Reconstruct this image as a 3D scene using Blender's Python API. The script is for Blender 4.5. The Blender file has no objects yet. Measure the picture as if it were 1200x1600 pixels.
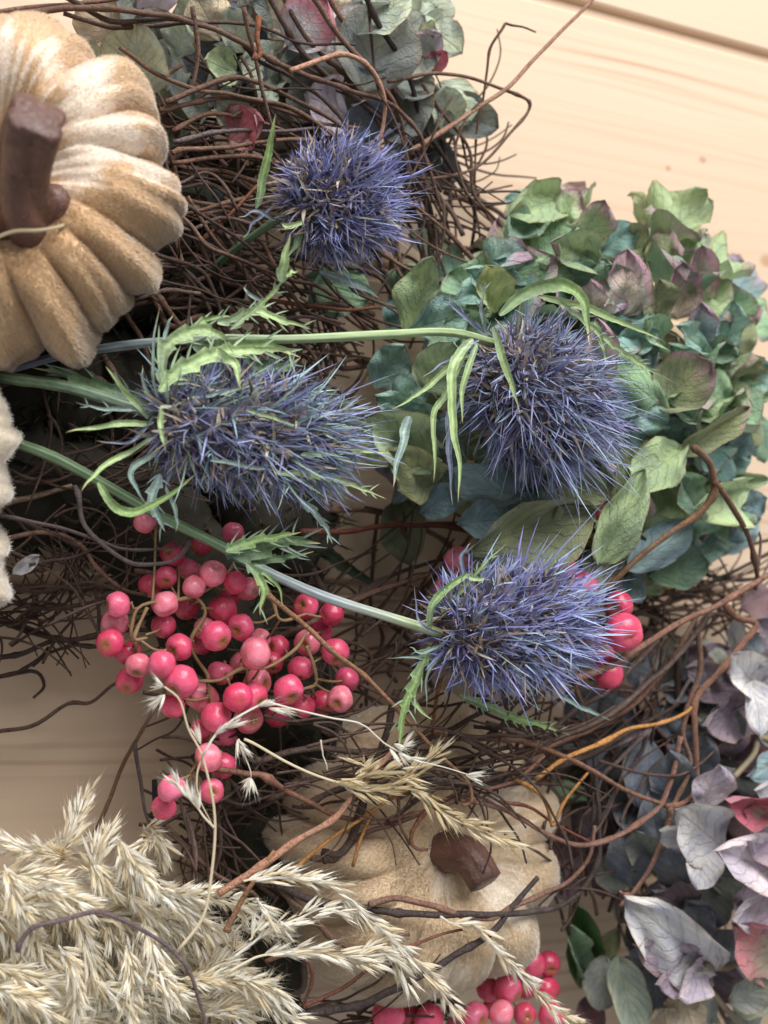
import bpy, math, random
import numpy as np
from mathutils import Vector, Matrix, noise

random.seed(11); rng = np.random.default_rng(11)
scn = bpy.context.scene
COL = scn.collection
PI = math.pi

# ------------------------------------------------------------------ camera
S = 0.00015            # metres per working unit (one unit is about one photo pixel at the depth of the flowers)
F = 1716.0             # focal length in the same units
REF = 350.0            # height above the boards that the lens is focused on
_d = Vector((3930, -198, -1716)).normalized()          # board direction seen from the camera (the wall recedes to the right)
_n = (Vector((0, 0, 1)) - _d * _d.z).normalized()
_y = _n.cross(_d)
RM = Matrix((_d, _y, _n))                                # camera axes -> world axes
CAM = Vector((0, 0, REF)) - RM @ Vector((0, 0, -F))
cam_data = bpy.data.cameras.new('camera')
cam = bpy.data.objects.new('camera', cam_data); COL.objects.link(cam)
cam.matrix_world = Matrix.Translation(CAM * S) @ RM.to_4x4()
cam_data.sensor_fit = 'VERTICAL'; cam_data.sensor_height = 24.0
cam_data.lens = 24.0 * F / 1600.0
cam_data.clip_start = 0.01; cam_data.clip_end = 20
cam_data.dof.use_dof = True
cam_data.dof.focus_distance = (F - 70) * S
cam_data.dof.aperture_fstop = 9.0
scn.camera = cam

def V(a, b, c=0.0):
    """image right, image down, towards the lens -> world direction"""
    return RM @ Vector((a, -b, c))
def ray(x, y):
    return RM @ Vector(((x - 600) / F, -(y - 800) / F, -1))
def P(x, y, z):
    d = ray(x, y); t = (z - CAM.z) / d.z
    return CAM + d * t
def sc(x, y, z):
    return ((z - CAM.z) / ray(x, y).z) / F

# ------------------------------------------------------------------ light
w = bpy.data.worlds.new('World'); scn.world = w; w.use_nodes = True
bg = w.node_tree.nodes['Background']
bg.inputs[0].default_value = (0.94, 0.97, 1.0, 1); bg.inputs[1].default_value = 0.44
def area(name, direction, dist, size, power, col):
    l = bpy.data.lights.new(name, 'AREA'); l.shape = 'RECTANGLE'; l.size = size[0]; l.size_y = size[1]
    l.energy = power; l.color = col
    o = bpy.data.objects.new(name, l); COL.objects.link(o)
    dv = V(*direction).normalized()
    o.location = dv * dist
    o.rotation_euler = (-dv).to_track_quat('-Z', 'Y').to_euler()
    return o
area('window_light', (0.40, -0.80, 0.56), 1.0, (0.85, 0.75), 20.5, (1.0, 0.985, 0.97))
scn.view_settings.view_transform = 'Standard'; scn.view_settings.look = 'None'
scn.view_settings.exposure = 0.0; scn.view_settings.gamma = 1.0
scn.cycles.use_denoising = True
scn.cycles.max_bounces = 8; scn.cycles.transparent_max_bounces = 8

# ------------------------------------------------------------------ object helpers
WM = {}
def link(o, parent, M):
    COL.objects.link(o)
    WM[o.name] = M.copy()
    if parent is not None:
        o.parent = parent
        o.matrix_parent_inverse = WM[parent.name].inverted()
    o.matrix_basis = M
    return o
def empty(name, loc, label, cat, group=None):
    o = bpy.data.objects.new(name, None); o.empty_display_size = 0.005
    link(o, None, Matrix.Translation(Vector(loc) * S))
    o['label'] = label; o['category'] = cat
    if group: o['group'] = group
    return o
def mesh(name, verts, faces, mat, col=None, uv=None, smooth=True):
    me = bpy.data.meshes.new(name)
    me.from_pydata([tuple(map(float, v)) for v in verts], [], faces)
    if mat: me.materials.append(mat)
    if smooth: me.polygons.foreach_set('use_smooth', [True] * len(me.polygons))
    if col is not None:
        a = me.attributes.new('Col', 'FLOAT_COLOR', 'POINT')
        c = np.ones((len(verts), 4), np.float32); c[:, :3] = np.asarray(col)[:, :3]
        a.data.foreach_set('color', c.ravel())
    if uv is not None:
        l = me.uv_layers.new(name='UVMap')
        idx = np.empty(len(me.loops), np.int32); me.loops.foreach_get('vertex_index', idx)
        l.data.foreach_set('uv', np.asarray(uv, np.float32)[idx].ravel())
    me.update()
    return me
def part(name, verts, faces, mat, parent=None, col=None, uv=None, smooth=True, color=None, kind=None, label=None):
    verts = np.asarray(verts, float)
    c = verts.mean(axis=0)
    o = bpy.data.objects.new(name, mesh(name, (verts - c) * S, faces, mat, col, uv, smooth))
    link(o, parent, Matrix.Translation(Vector(c) * S))
    if color is not None: o.color = (*color[:3], color[3] if len(color) > 3 else 1.0)
    if kind: o['kind'] = kind
    if label: o['label'] = label
    return o
def inst(name, me, parent, M, color=None):
    o = bpy.data.objects.new(name, me); link(o, parent, M)
    if color is not None: o.color = color
    return o

def spline(pts, n):
    """Catmull-Rom through points (any dimension), n samples"""
    p = np.asarray(pts, float)
    if len(p) == 2:
        t = np.linspace(0, 1, n)[:, None]; return p[0] * (1 - t) + p[1] * t
    p = np.vstack([2 * p[0] - p[1], p, 2 * p[-1] - p[-2]])
    u = np.linspace(0, len(p) - 3 - 1e-9, n); k = u.astype(int); f = (u - k)[:, None]
    a, b, c, d = p[k], p[k + 1], p[k + 2], p[k + 3]
    return 0.5 * (2 * b + (c - a) * f + (2 * a - 5 * b + 4 * c - d) * f ** 2 + (3 * b - a - 3 * c + d) * f ** 3)
def frames(pts):
    T = np.gradient(pts, axis=0); T /= np.linalg.norm(T, axis=1)[:, None] + 1e-9
    n = np.cross(T[0], (0.3, 0.5, 0.8)); n /= np.linalg.norm(n)
    N = np.empty_like(pts)
    for i in range(len(pts)):
        n = n - T[i] * n.dot(T[i]); n /= np.linalg.norm(n) + 1e-9; N[i] = n
    return T, N, np.cross(T, N)
def tube(pts, rad, sides=7, flute=None):
    pts = np.asarray(pts, float); m = len(pts)
    rad = np.broadcast_to(np.asarray(rad, float), (m,))
    T, N, B = frames(pts)
    a = np.linspace(0, 2 * PI, sides, endpoint=False)
    k = np.ones((m, sides))
    if flute is not None: k = flute(np.linspace(0, 1, m)[:, None], a[None, :]) * k
    ring = pts[:, None] + (N[:, None] * np.cos(a)[None, :, None] + B[:, None] * np.sin(a)[None, :, None]) * (rad[:, None] * k)[..., None]
    v = ring.reshape(-1, 3); f = []
    for i in range(m - 1):
        for j in range(sides):
            j2 = (j + 1) % sides
            f.append((i * sides + j, i * sides + j2, (i + 1) * sides + j2, (i + 1) * sides + j))
    f.append(tuple(reversed(range(sides)))); f.append(tuple(range((m - 1) * sides, m * sides)))
    return v, f
def path(pts, n):
    """points (x, y, z) -> smooth world path"""
    q = spline(pts, n)
    return np.array([P(*p) for p in q])
class Bag:
    def __init__(s): s.v = []; s.f = []; s.c = []; s.n = 0
    def add(s, v, f, c=None):
        v = np.asarray(v, float); s.v.append(v); s.f += [tuple(i + s.n for i in q) for q in f]; s.n += len(v)
        if c is not None: s.c.append(np.broadcast_to(np.asarray(c, float), (len(v), 3)))
    def build(s, name, mat, parent, **k):
        return part(name, np.vstack(s.v), s.f, mat, parent, col=np.vstack(s.c) if s.c else None, **k)
def lin(*rgb):
    return tuple(((c / 255) / 12.92 if c / 255 <= 0.04045 else ((c / 255 + 0.055) / 1.055) ** 2.4) for c in rgb)

# ------------------------------------------------------------------ materials
class NT:
    def __init__(s, name):
        s.m = bpy.data.materials.new(name); s.m.use_nodes = True; s.t = s.m.node_tree; s.t.nodes.clear()
        s.out = s.n('ShaderNodeOutputMaterial')
    def n(s, typ, **k):
        o = s.t.nodes.new(typ)
        for a, b in k.items(): setattr(o, a, b)
        return o
    def l(s, a, b): s.t.links.new(a, b)
    def set(s, sock, v):
        if hasattr(v, 'is_linked'): s.l(v, sock)
        else: sock.default_value = v
    def math(s, op, a, b=0.0, c=0.0):
        o = s.n('ShaderNodeMath', operation=op)
        for i, v in enumerate((a, b, c)): s.set(o.inputs[i], v)
        return o.outputs[0]
    def mix(s, fac, a, b, mode='MIX'):
        o = s.n('ShaderNodeMix', data_type='RGBA', blend_type=mode)
        s.set(o.inputs[0], fac)
        for i, v in ((6, a), (7, b)):
            s.set(o.inputs[i], v if hasattr(v, 'is_linked') else (*v[:3], 1))
        return o.outputs[2]
    def noise(s, vec, scale, detail=3, rough=0.55, dist=0.0):
        o = s.n('ShaderNodeTexNoise'); s.l(vec, o.inputs['Vector'])
        o.inputs['Scale'].default_value = scale; o.inputs['Detail'].default_value = detail
        o.inputs['Roughness'].default_value = rough; o.inputs['Distortion'].default_value = dist
        return o.outputs['Fac']
    def ramp(s, fac, lo, hi, a=0.0, b=1.0):
        o = s.n('ShaderNodeMapRange', interpolation_type='SMOOTHSTEP'); s.set(o.inputs[0], fac)
        for i, v in zip((1, 2, 3, 4), (lo, hi, a, b)): o.inputs[i].default_value = v
        return o.outputs[0]
    def mapping(s, vec, scale=(1, 1, 1), loc=None):
        o = s.n('ShaderNodeMapping'); s.l(vec, o.inputs[0]); o.inputs['Scale'].default_value = scale
        if loc is not None: s.set(o.inputs['Location'], loc)
        return o.outputs[0]
    def coord(s, k='Object'): return s.n('ShaderNodeTexCoord').outputs[k]
    def info(s, k): return s.n('ShaderNodeObjectInfo').outputs[k]
    def attr(s, k='Col'): return s.n('ShaderNodeAttribute', attribute_name=k).outputs['Color']
    def bump(s, h, strength, dist):
        o = s.n('ShaderNodeBump'); s.l(h, o.inputs['Height']); o.inputs['Strength'].default_value = strength
        o.inputs['Distance'].default_value = dist; return o.outputs[0]
    def bsdf(s, col, rough=0.6, normal=None, spec=0.4, transl=0.0, tcol=None, **k):
        b = s.n('ShaderNodeBsdfPrincipled'); s.set(b.inputs['Base Color'], col if hasattr(col, 'is_linked') else (*col[:3], 1))
        s.set(b.inputs['Roughness'], rough); b.inputs['Specular IOR Level'].default_value = spec
        for kk, v in k.items(): s.set(b.inputs[kk.replace('_', ' ')], v)
        if normal is not None: s.l(normal, b.inputs['Normal'])
        sh = b.outputs[0]
        if transl > 0:
            t = s.n('ShaderNodeBsdfTranslucent'); s.set(t.inputs[0], tcol if tcol is not None else col)
            m = s.n('ShaderNodeMixShader'); m.inputs[0].default_value = transl
            s.l(sh, m.inputs[1]); s.l(t.outputs[0], m.inputs[2]); sh = m.outputs[0]
        s.l(sh, s.out.inputs[0]); return s.m

def mat_wood():
    t = NT('pale_spruce_boards'); co = t.coord('Object'); r = t.info('Random')
    off = t.n('ShaderNodeCombineXYZ'); t.l(t.math('MULTIPLY', r, 3.0), off.inputs[0]); t.l(t.math('MULTIPLY', r, 0.7), off.inputs[1])
    v = t.n('ShaderNodeVectorMath', operation='ADD'); t.l(co, v.inputs[0]); t.l(off.outputs[0], v.inputs[1]); v = v.outputs[0]
    warp = t.noise(t.mapping(v, (4, 22, 1)), 1.0, 2)
    sep = t.n('ShaderNodeSeparateXYZ'); t.l(v, sep.inputs[0])
    yy = t.math('ADD', sep.outputs[1], t.math('MULTIPLY', warp, 0.022))
    ring = t.math('SINE', t.math('MULTIPLY', yy, 1250.0))
    ring2 = t.noise(t.mapping(v, (1.5, 260, 1)), 1.0, 3)
    band = t.noise(t.mapping(v, (2.0, 34, 1)), 1.0, 2)
    g = t.math('ADD', t.math('MULTIPLY', t.ramp(ring, 0.1, 1.0), t.ramp(band, 0.40, 0.62)), t.math('MULTIPLY', t.ramp(ring2, 0.48, 0.75), 0.5))
    fine = t.noise(t.mapping(v, (25, 1500, 1)), 1.0, 2)
    c = t.mix(t.math('MULTIPLY', g, 0.72), lin(210, 188, 164), lin(172, 138, 108))
    c = t.mix(t.math('MULTIPLY', fine, 0.35), c, lin(190, 158, 128))
    c = t.mix(t.ramp(t.noise(t.mapping(v, (5, 9, 1)), 1.0, 1), 0.35, 0.7), c, lin(206, 180, 154))
    # small knots in the board (x, y, size in metres, board space)
    for kx, ky, ks in KNOTS:
        q = t.n('ShaderNodeVectorMath', operation='SUBTRACT'); t.l(t.n('ShaderNodeNewGeometry').outputs['Position'], q.inputs[0]); q.inputs[1].default_value = (kx, ky, 0)
        ql = t.n('ShaderNodeVectorMath', operation='LENGTH'); t.l(t.mapping(q.outputs[0], (0.75, 1.0, 0.0)), ql.inputs[0])
        c = t.mix(t.ramp(ql.outputs['Value'], ks * 0.35, ks, 0.55, 0.0), c, lin(156, 108, 70))
    return t.bsdf(c, 0.55, t.bump(t.math('ADD', g, fine), 0.15, 0.0002), spec=0.35)
def mat_vine():
    t = NT('dry_vine_bark'); uv = t.coord('UV'); co = t.coord('Object'); r = t.info('Random')
    n1 = t.noise(t.mapping(uv, (9, 220, 1)), 1.0, 4, 0.65); n2 = t.noise(co, 300, 4, 0.65); n3 = t.noise(co, 70, 2); n4 = t.noise(co, 1800, 3)
    base = t.info('Color')
    c = t.mix(t.ramp(n2, 0.35, 0.7), base, t.mix(1.0, base, (1.5, 1.45, 1.42), 'MULTIPLY'))
    c = t.mix(t.math('MULTIPLY', t.ramp(n1, 0.45, 0.68), 0.75), c, t.mix(1.0, base, (0.35, 0.32, 0.32), 'MULTIPLY'))
    c = t.mix(t.math('MULTIPLY', t.ramp(n3, 0.5, 0.8), 0.4), c, lin(128, 116, 108))
    c = t.mix(t.math('MULTIPLY', t.ramp(n4, 0.6, 0.75), 0.35), c, lin(150, 128, 108))
    return t.bsdf(c, 0.78, t.bump(t.math('ADD', n1, t.math('MULTIPLY', n4, 0.7)), 0.9, 0.0005), spec=0.25)
def mat_petal(name, pink, brown, back):
    t = NT(name); uv = t.coord('UV'); r = t.info('Random')
    sep = t.n('ShaderNodeSeparateXYZ'); t.l(uv, sep.inputs[0])
    u = t.math('ABSOLUTE', t.math('SUBTRACT', t.math('MULTIPLY', sep.outputs[0], 2.0), 1.0)); v = sep.outputs[1]
    off = t.n('ShaderNodeCombineXYZ'); t.l(t.math('MULTIPLY', r, 37.0), off.inputs[0]); t.l(t.math('MULTIPLY', r, 91.0), off.inputs[1])
    ad = t.n('ShaderNodeVectorMath', operation='ADD'); t.l(uv, ad.inputs[0]); t.l(off.outputs[0], ad.inputs[1]); q = ad.outputs[0]
    n1 = t.noise(q, 2.2, 3); n2 = t.noise(q, 9, 4, 0.65); n3 = t.noise(q, 30, 3, 0.7)
    base = t.info('Color')
    c = t.mix(t.ramp(n1, 0.3, 0.72), base, t.mix(1.0, base, (1.5, 1.42, 1.12), 'MULTIPLY'))
    c = t.mix(t.math('MULTIPLY', t.ramp(n2, 0.42, 0.75), 0.45), c, t.mix(1.0, base, (0.75, 0.82, 0.92), 'MULTIPLY'))
    e = t.math('ADD', t.math('ADD', v, t.math('MULTIPLY', t.math('MULTIPLY', u, u), 0.35)), t.math('MULTIPLY', t.math('SUBTRACT', n1, 0.5), 1.1))
    al = t.info('Alpha')
    pf = t.ramp(t.math('ADD', e, t.math('MULTIPLY', al, 0.9)), 1.15, 1.62)
    pf = t.math('MULTIPLY', pf, t.ramp(al, 0.02, 0.25))
    c = t.mix(t.math('MULTIPLY', pf, t.ramp(n2, 0.2, 0.7, 0.95, 0.6)), c, pink)
    # thin brown rim and dry blotches
    rim = t.math('MULTIPLY', t.ramp(t.math('ADD', u, t.math('MULTIPLY', n2, 0.25)), 1.02, 1.14), 0.6)
    c = t.mix(rim, c, brown)
    c = t.mix(t.math('MULTIPLY', t.ramp(t.noise(q, 3.5, 4, 0.7), 0.60, 0.72), 0.55), c, brown)
    # veins: a midrib and side veins that sweep towards the tip
    nz = t.math('MULTIPLY', t.math('SUBTRACT', n2, 0.5), 0.12)
    sv = t.math('SINE', t.math('MULTIPLY', t.math('ADD', t.math('SUBTRACT', v, t.math('MULTIPLY', u, 0.42)), nz), 40.0))
    vein = t.math('MAXIMUM', t.ramp(sv, 0.80, 1.0), t.ramp(u, 0.07, 0.02))
    ve = t.n('ShaderNodeTexVoronoi', feature='DISTANCE_TO_EDGE'); t.l(q, ve.inputs['Vector']); ve.inputs['Scale'].default_value = 13
    net = t.ramp(ve.outputs['Distance'], 0.0, 0.07, 1.0, 0.0)
    c = t.mix(t.math('MULTIPLY', vein, 0.22), c, t.mix(1.0, c, (0.66, 0.70, 0.60), 'MULTIPLY'))
    c = t.mix(t.math('MULTIPLY', net, 0.07), c, t.mix(1.0, c, (0.55, 0.6, 0.55), 'MULTIPLY'))
    geo = t.n('ShaderNodeNewGeometry').outputs['Backfacing']
    c = t.mix(t.math('MULTIPLY', geo, 0.35), c, back)
    h = t.math('ADD', t.math('ADD', t.math('MULTIPLY', vein, -0.55), t.math('MULTIPLY', net, -0.12)), t.math('ADD', t.math('MULTIPLY', n3, 0.8), t.math('MULTIPLY', n2, 1.2)))
    return t.bsdf(c, 0.78, t.bump(h, 0.9, 0.0006), spec=0.16, transl=0.18, Sheen_Weight=0.2)
def mat_col(name, rough=0.55, var=0.35, scale=600, spec=0.35, transl=0.0, bumpd=0.0002, **k):
    t = NT(name); co = t.coord('Object'); c = t.attr()
    n = t.noise(co, scale, 3)
    c = t.mix(t.math('MULTIPLY', t.ramp(n, 0.3, 0.75), var), c, t.mix(1.0, c, (0.45, 0.45, 0.5), 'MULTIPLY'))
    return t.bsdf(c, rough, t.bump(n, 0.4, bumpd), spec=spec, transl=transl, **k)
def mat_berry():
    t = NT('pink_berry_skin'); co = t.coord('Object'); a = t.attr(); r = t.info('Random')
    off = t.n('ShaderNodeCombineXYZ')
    for i in range(3): t.l(t.math('MULTIPLY', r, 3.0 + 5 * i), off.inputs[i])
    ad = t.n('ShaderNodeVectorMath', operation='ADD'); t.l(co, ad.inputs[0]); t.l(off.outputs[0], ad.inputs[1]); q = ad.outputs[0]
    n = t.noise(q, 1.3, 3); n2 = t.noise(q, 6, 4)
    base = t.info('Color')
    c = t.mix(t.ramp(n, 0.35, 0.7), base, t.mix(1.0, base, (1.1, 1.7, 1.6), 'MULTIPLY'))
    c = t.mix(t.math('MULTIPLY', t.ramp(n2, 0.55, 0.8), 0.15), c, t.mix(1.0, base, (0.75, 0.45, 0.5), 'MULTIPLY'))
    c = t.mix(t.ramp(t.noise(q, 2.4, 3), 0.70, 0.82, 0.0, 0.35), c, lin(196, 120, 96))
    sp = t.n('ShaderNodeSeparateColor'); t.l(a, sp.inputs[0])
    c = t.mix(sp.outputs[0], c, lin(150, 92, 52))
    b = t.bsdf(c, t.ramp(n2, 0.3, 0.8, 0.24, 0.36), t.bump(n, 0.06, 0.06), spec=0.55, Subsurface_Weight=0.12, Subsurface_Radius=(0.002, 0.0006, 0.0006), Subsurface_Scale=0.6)
    return b
def mat_velvet(name, c0, c1, hair):
    """c0: pile colour, c1: silvery sheen highlight painted into the colour (patches in the attribute Col)"""
    t = NT(name); co = t.coord('Object'); pa = t.attr(); sp = t.n('ShaderNodeSeparateColor'); t.l(pa, sp.inputs[0])
    n = t.noise(co, 90, 3); n2 = t.noise(co, 1600, 2); n3 = t.noise(co, 420, 4, 0.6)
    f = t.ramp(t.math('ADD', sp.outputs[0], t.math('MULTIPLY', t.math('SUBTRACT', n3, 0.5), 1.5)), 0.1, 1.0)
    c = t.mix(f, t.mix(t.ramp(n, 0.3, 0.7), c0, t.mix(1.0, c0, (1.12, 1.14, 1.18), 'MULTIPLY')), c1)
    if hair:
        g3 = t.n('ShaderNodeCombineXYZ')
        for k in range(3): t.l(sp.outputs[1], g3.inputs[k])
        c = t.mix(1.0, c, g3.outputs[0], 'MULTIPLY')
        return t.bsdf(c, 0.42, None, spec=0.5, transl=0.2, Sheen_Weight=0.8, Sheen_Roughness=0.35)
    c = t.mix(t.math('MULTIPLY', t.ramp(n2, 0.4, 0.7), 0.38), c, t.mix(1.0, c, (0.72, 0.66, 0.6), 'MULTIPLY'))
    h = t.math('ADD', t.math('ADD', t.math('MULTIPLY', n, 3.0), t.math('MULTIPLY', n3, 1.0)), t.math('MULTIPLY', n2, 0.2))
    return t.bsdf(c, t.ramp(f, 0.0, 1.0, 0.75, 0.42), t.bump(h, 0.7, 0.0006), spec=0.35, Sheen_Weight=1.0, Sheen_Roughness=0.30, Sheen_Tint=(1.0, 0.95, 0.9, 1))
def mat_stem():
    t = NT('painted_brown_stem'); co = t.coord('Object')
    n = t.noise(co, 260, 5, 0.65); n2 = t.noise(co, 90, 3); n3 = t.noise(t.mapping(co, (900, 900, 120)), 1.0, 3)
    c = t.mix(t.ramp(n2, 0.35, 0.7), lin(84, 56, 48), lin(110, 78, 68))
    c = t.mix(t.math('MULTIPLY', t.ramp(n, 0.58, 0.7), 0.8), c, lin(56, 36, 30))
    c = t.mix(t.math('MULTIPLY', t.ramp(n3, 0.55, 0.75), 0.5), c, lin(136, 104, 92))
    return t.bsdf(c, t.ramp(n, 0.3, 0.7, 0.34, 0.6), t.bump(t.math('ADD', n, n3), 0.7, 0.0006), spec=0.45)

# board lines: world y of each joint, measured along the seams that show at the picture's corners
def wy(x, y): return P(x, y, 0).y
KNOTS = [(P(1098, 250, 0).x * S, P(1098, 250, 0).y * S, 0.0016), (P(1044, 263, 0).x * S, P(1044, 263, 0).y * S, 0.0012), (P(1198, 408, 0).x * S, P(1198, 408, 0).y * S, 0.003)]
M_WOOD = mat_wood(); M_VINE = mat_vine()
M_PG = mat_petal('green_hydrangea_petal', lin(186, 130, 162), lin(140, 112, 84), lin(150, 176, 140))
M_PB = mat_petal('blue_hydrangea_petal', lin(208, 96, 122), lin(168, 128, 84), lin(150, 146, 158))
M_SPIKE = mat_col('blue_thistle_spike', 0.5, 0.25, 900, transl=0.10)
M_CORE = mat_col('thistle_core', 0.8, 0.5, 900)
M_LEAF = mat_col('spiny_green_leaf', 0.5, 0.35, 450, transl=0.15, bumpd=0.0003)
M_STALK = mat_col('thistle_stem_skin', 0.5, 0.3, 300)
M_BERRY = mat_berry()
M_TWIG = mat_col('berry_twig_bark', 0.65, 0.4, 500)
M_HUSK = mat_col('dry_grass_husk', 0.5, 0.06, 500, transl=0.42)
M_MOSS_SHADE = mat_col('moss_shade', 0.9, 0.6, 300)
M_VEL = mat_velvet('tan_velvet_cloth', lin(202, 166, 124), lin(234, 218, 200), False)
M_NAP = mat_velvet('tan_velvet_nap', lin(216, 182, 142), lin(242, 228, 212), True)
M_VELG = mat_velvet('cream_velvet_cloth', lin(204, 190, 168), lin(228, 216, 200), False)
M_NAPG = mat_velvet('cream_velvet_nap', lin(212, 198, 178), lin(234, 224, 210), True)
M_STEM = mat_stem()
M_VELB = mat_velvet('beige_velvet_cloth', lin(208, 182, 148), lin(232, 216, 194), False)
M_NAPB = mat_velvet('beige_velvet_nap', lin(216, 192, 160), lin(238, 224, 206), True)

# ------------------------------------------------------------------ setting: boards of the wooden wall
wall = bpy.data.objects.new('wooden_wall', None); link(wall, None, Matrix.Identity(4))
wall['kind'] = 'structure'; wall['label'] = 'pale spruce board wall behind the wreath'
j1 = wy(1000, 45); j2 = wy(1165, 512); j0 = wy(60, 1478)
pitch = (j1 - j0) / 3.0
yb = j1 - pitch * 8
while yb < j1 + pitch * 2.5:
    hi = yb + pitch
    # profile: tongue that fills the joint, rounded arrises, flat face
    prof = [(yb + 2, -90), (yb + 2, -17), (yb + 26, -17), (yb + 26, -7), (yb + 28, -3), (yb + 33, 0), (hi - 6, 0), (hi - 1, -3), (hi + 1, -7), (hi + 1, -90)]
    vs = [(x, a, b) for x in (-2600, 2600) for a, b in prof]; k = len(prof)
    fs = [(i, i + k, (i + 1) % k + k, (i + 1) % k) for i in range(k)] + [tuple(range(k)), tuple(reversed(range(k, 2 * k)))]
    part('board', vs, fs, M_WOOD, wall, smooth=False)
    yb = hi

# ------------------------------------------------------------------ vine wreath
wreath = empty('vine_wreath', P(600, 800, 0), 'wreath of tangled brown vines on the pale boards', 'wreath')
BROWN = [lin(92, 70, 60), lin(104, 80, 68), lin(78, 62, 56), lin(108, 84, 70), lin(86, 72, 66), lin(66, 52, 46)]
GOLD = lin(158, 114, 66); LIGHT = lin(146, 112, 94); GREY = lin(98, 88, 88)
PK3 = ((645, 1322, 195), V(0.55, -0.22, 1.0).normalized(), 222, 180)
def over_pumpkin(q, r):
    """lie on top of the beige pumpkin, not through it"""
    k = sc(*PK3[0]); c = np.array(P(*PK3[0])); ax = np.array(PK3[1]); q = q.copy(); mv = np.zeros(len(q))
    for i in range(len(q)):
        vw = np.array(CAM) - q[i]; vw /= np.linalg.norm(vw)
        for st in range(90):
            d = q[i] + vw * mv[i] - c; h = d.dot(ax); pr = np.linalg.norm(d - ax * h)
            if (h / (PK3[3] * k)) ** 2 + (pr / (PK3[2] * k)) ** 2 > 1.12: break
            mv[i] += 5
    if mv.max() > 0: mv = np.maximum(mv, np.convolve(np.pad(mv, 4, mode='edge'), np.ones(9) / 9, 'valid'))
    vw = np.array(CAM)[None] - q; vw /= np.linalg.norm(vw, axis=1)[:, None]
    return q + vw * (mv + np.where(mv > 0, r, 0))[:, None]
def vine(pts, r, color=None, taper=0.65, n=None, sides=7, wob=1.0):
    L = sum(math.dist(a[:2], b[:2]) for a, b in zip(pts, pts[1:]))
    n = n or max(10, int(L / 9)); r = r * sc(*pts[len(pts) // 2])
    q = path(pts, n)
    if max(p[2] for p in pts) >= 330: q = over_pumpkin(q, r)
    ph = random.uniform(0, 100)
    for i in range(n):
        nv = noise.noise_vector(Vector((i * 0.22, ph, 0)))
        q[i] += np.array(nv) * 2.4 * wob
    t = np.linspace(0, 1, n)
    rr = r * 0.88 * (1 - (1 - taper) * t) * (1 + 0.12 * np.array([noise.noise(Vector((i * 0.5, ph, 5))) for i in range(n)]))
    for k in range(int(L / 90)):                               # swollen nodes
        c = random.random(); rr = rr * (1 + 0.38 * np.exp(-((t - c) * L / 7) ** 2))
    v, f = tube(q, rr, sides)
    c = color or random.choice(BROWN)
    m = random.uniform(1.0, 1.35)
    uv = np.stack([np.tile(np.arange(sides) / sides, n), np.repeat(t * L / 1000.0, sides)], 1)
    return part('vine', v, f, M_VINE, wreath, uv=uv, color=tuple(x * m for x in c))
def z3(pts, z):
    """[(x,y)] + z or (z0,z1) -> [(x,y,z)]"""
    if not isinstance(z, (tuple, list)): z = (z, z)
    n = len(pts) - 1
    return [(p[0], p[1], z[0] + (z[1] - z[0]) * i / n) if len(p) == 2 else p for i, p in enumerate(pts)]
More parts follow.
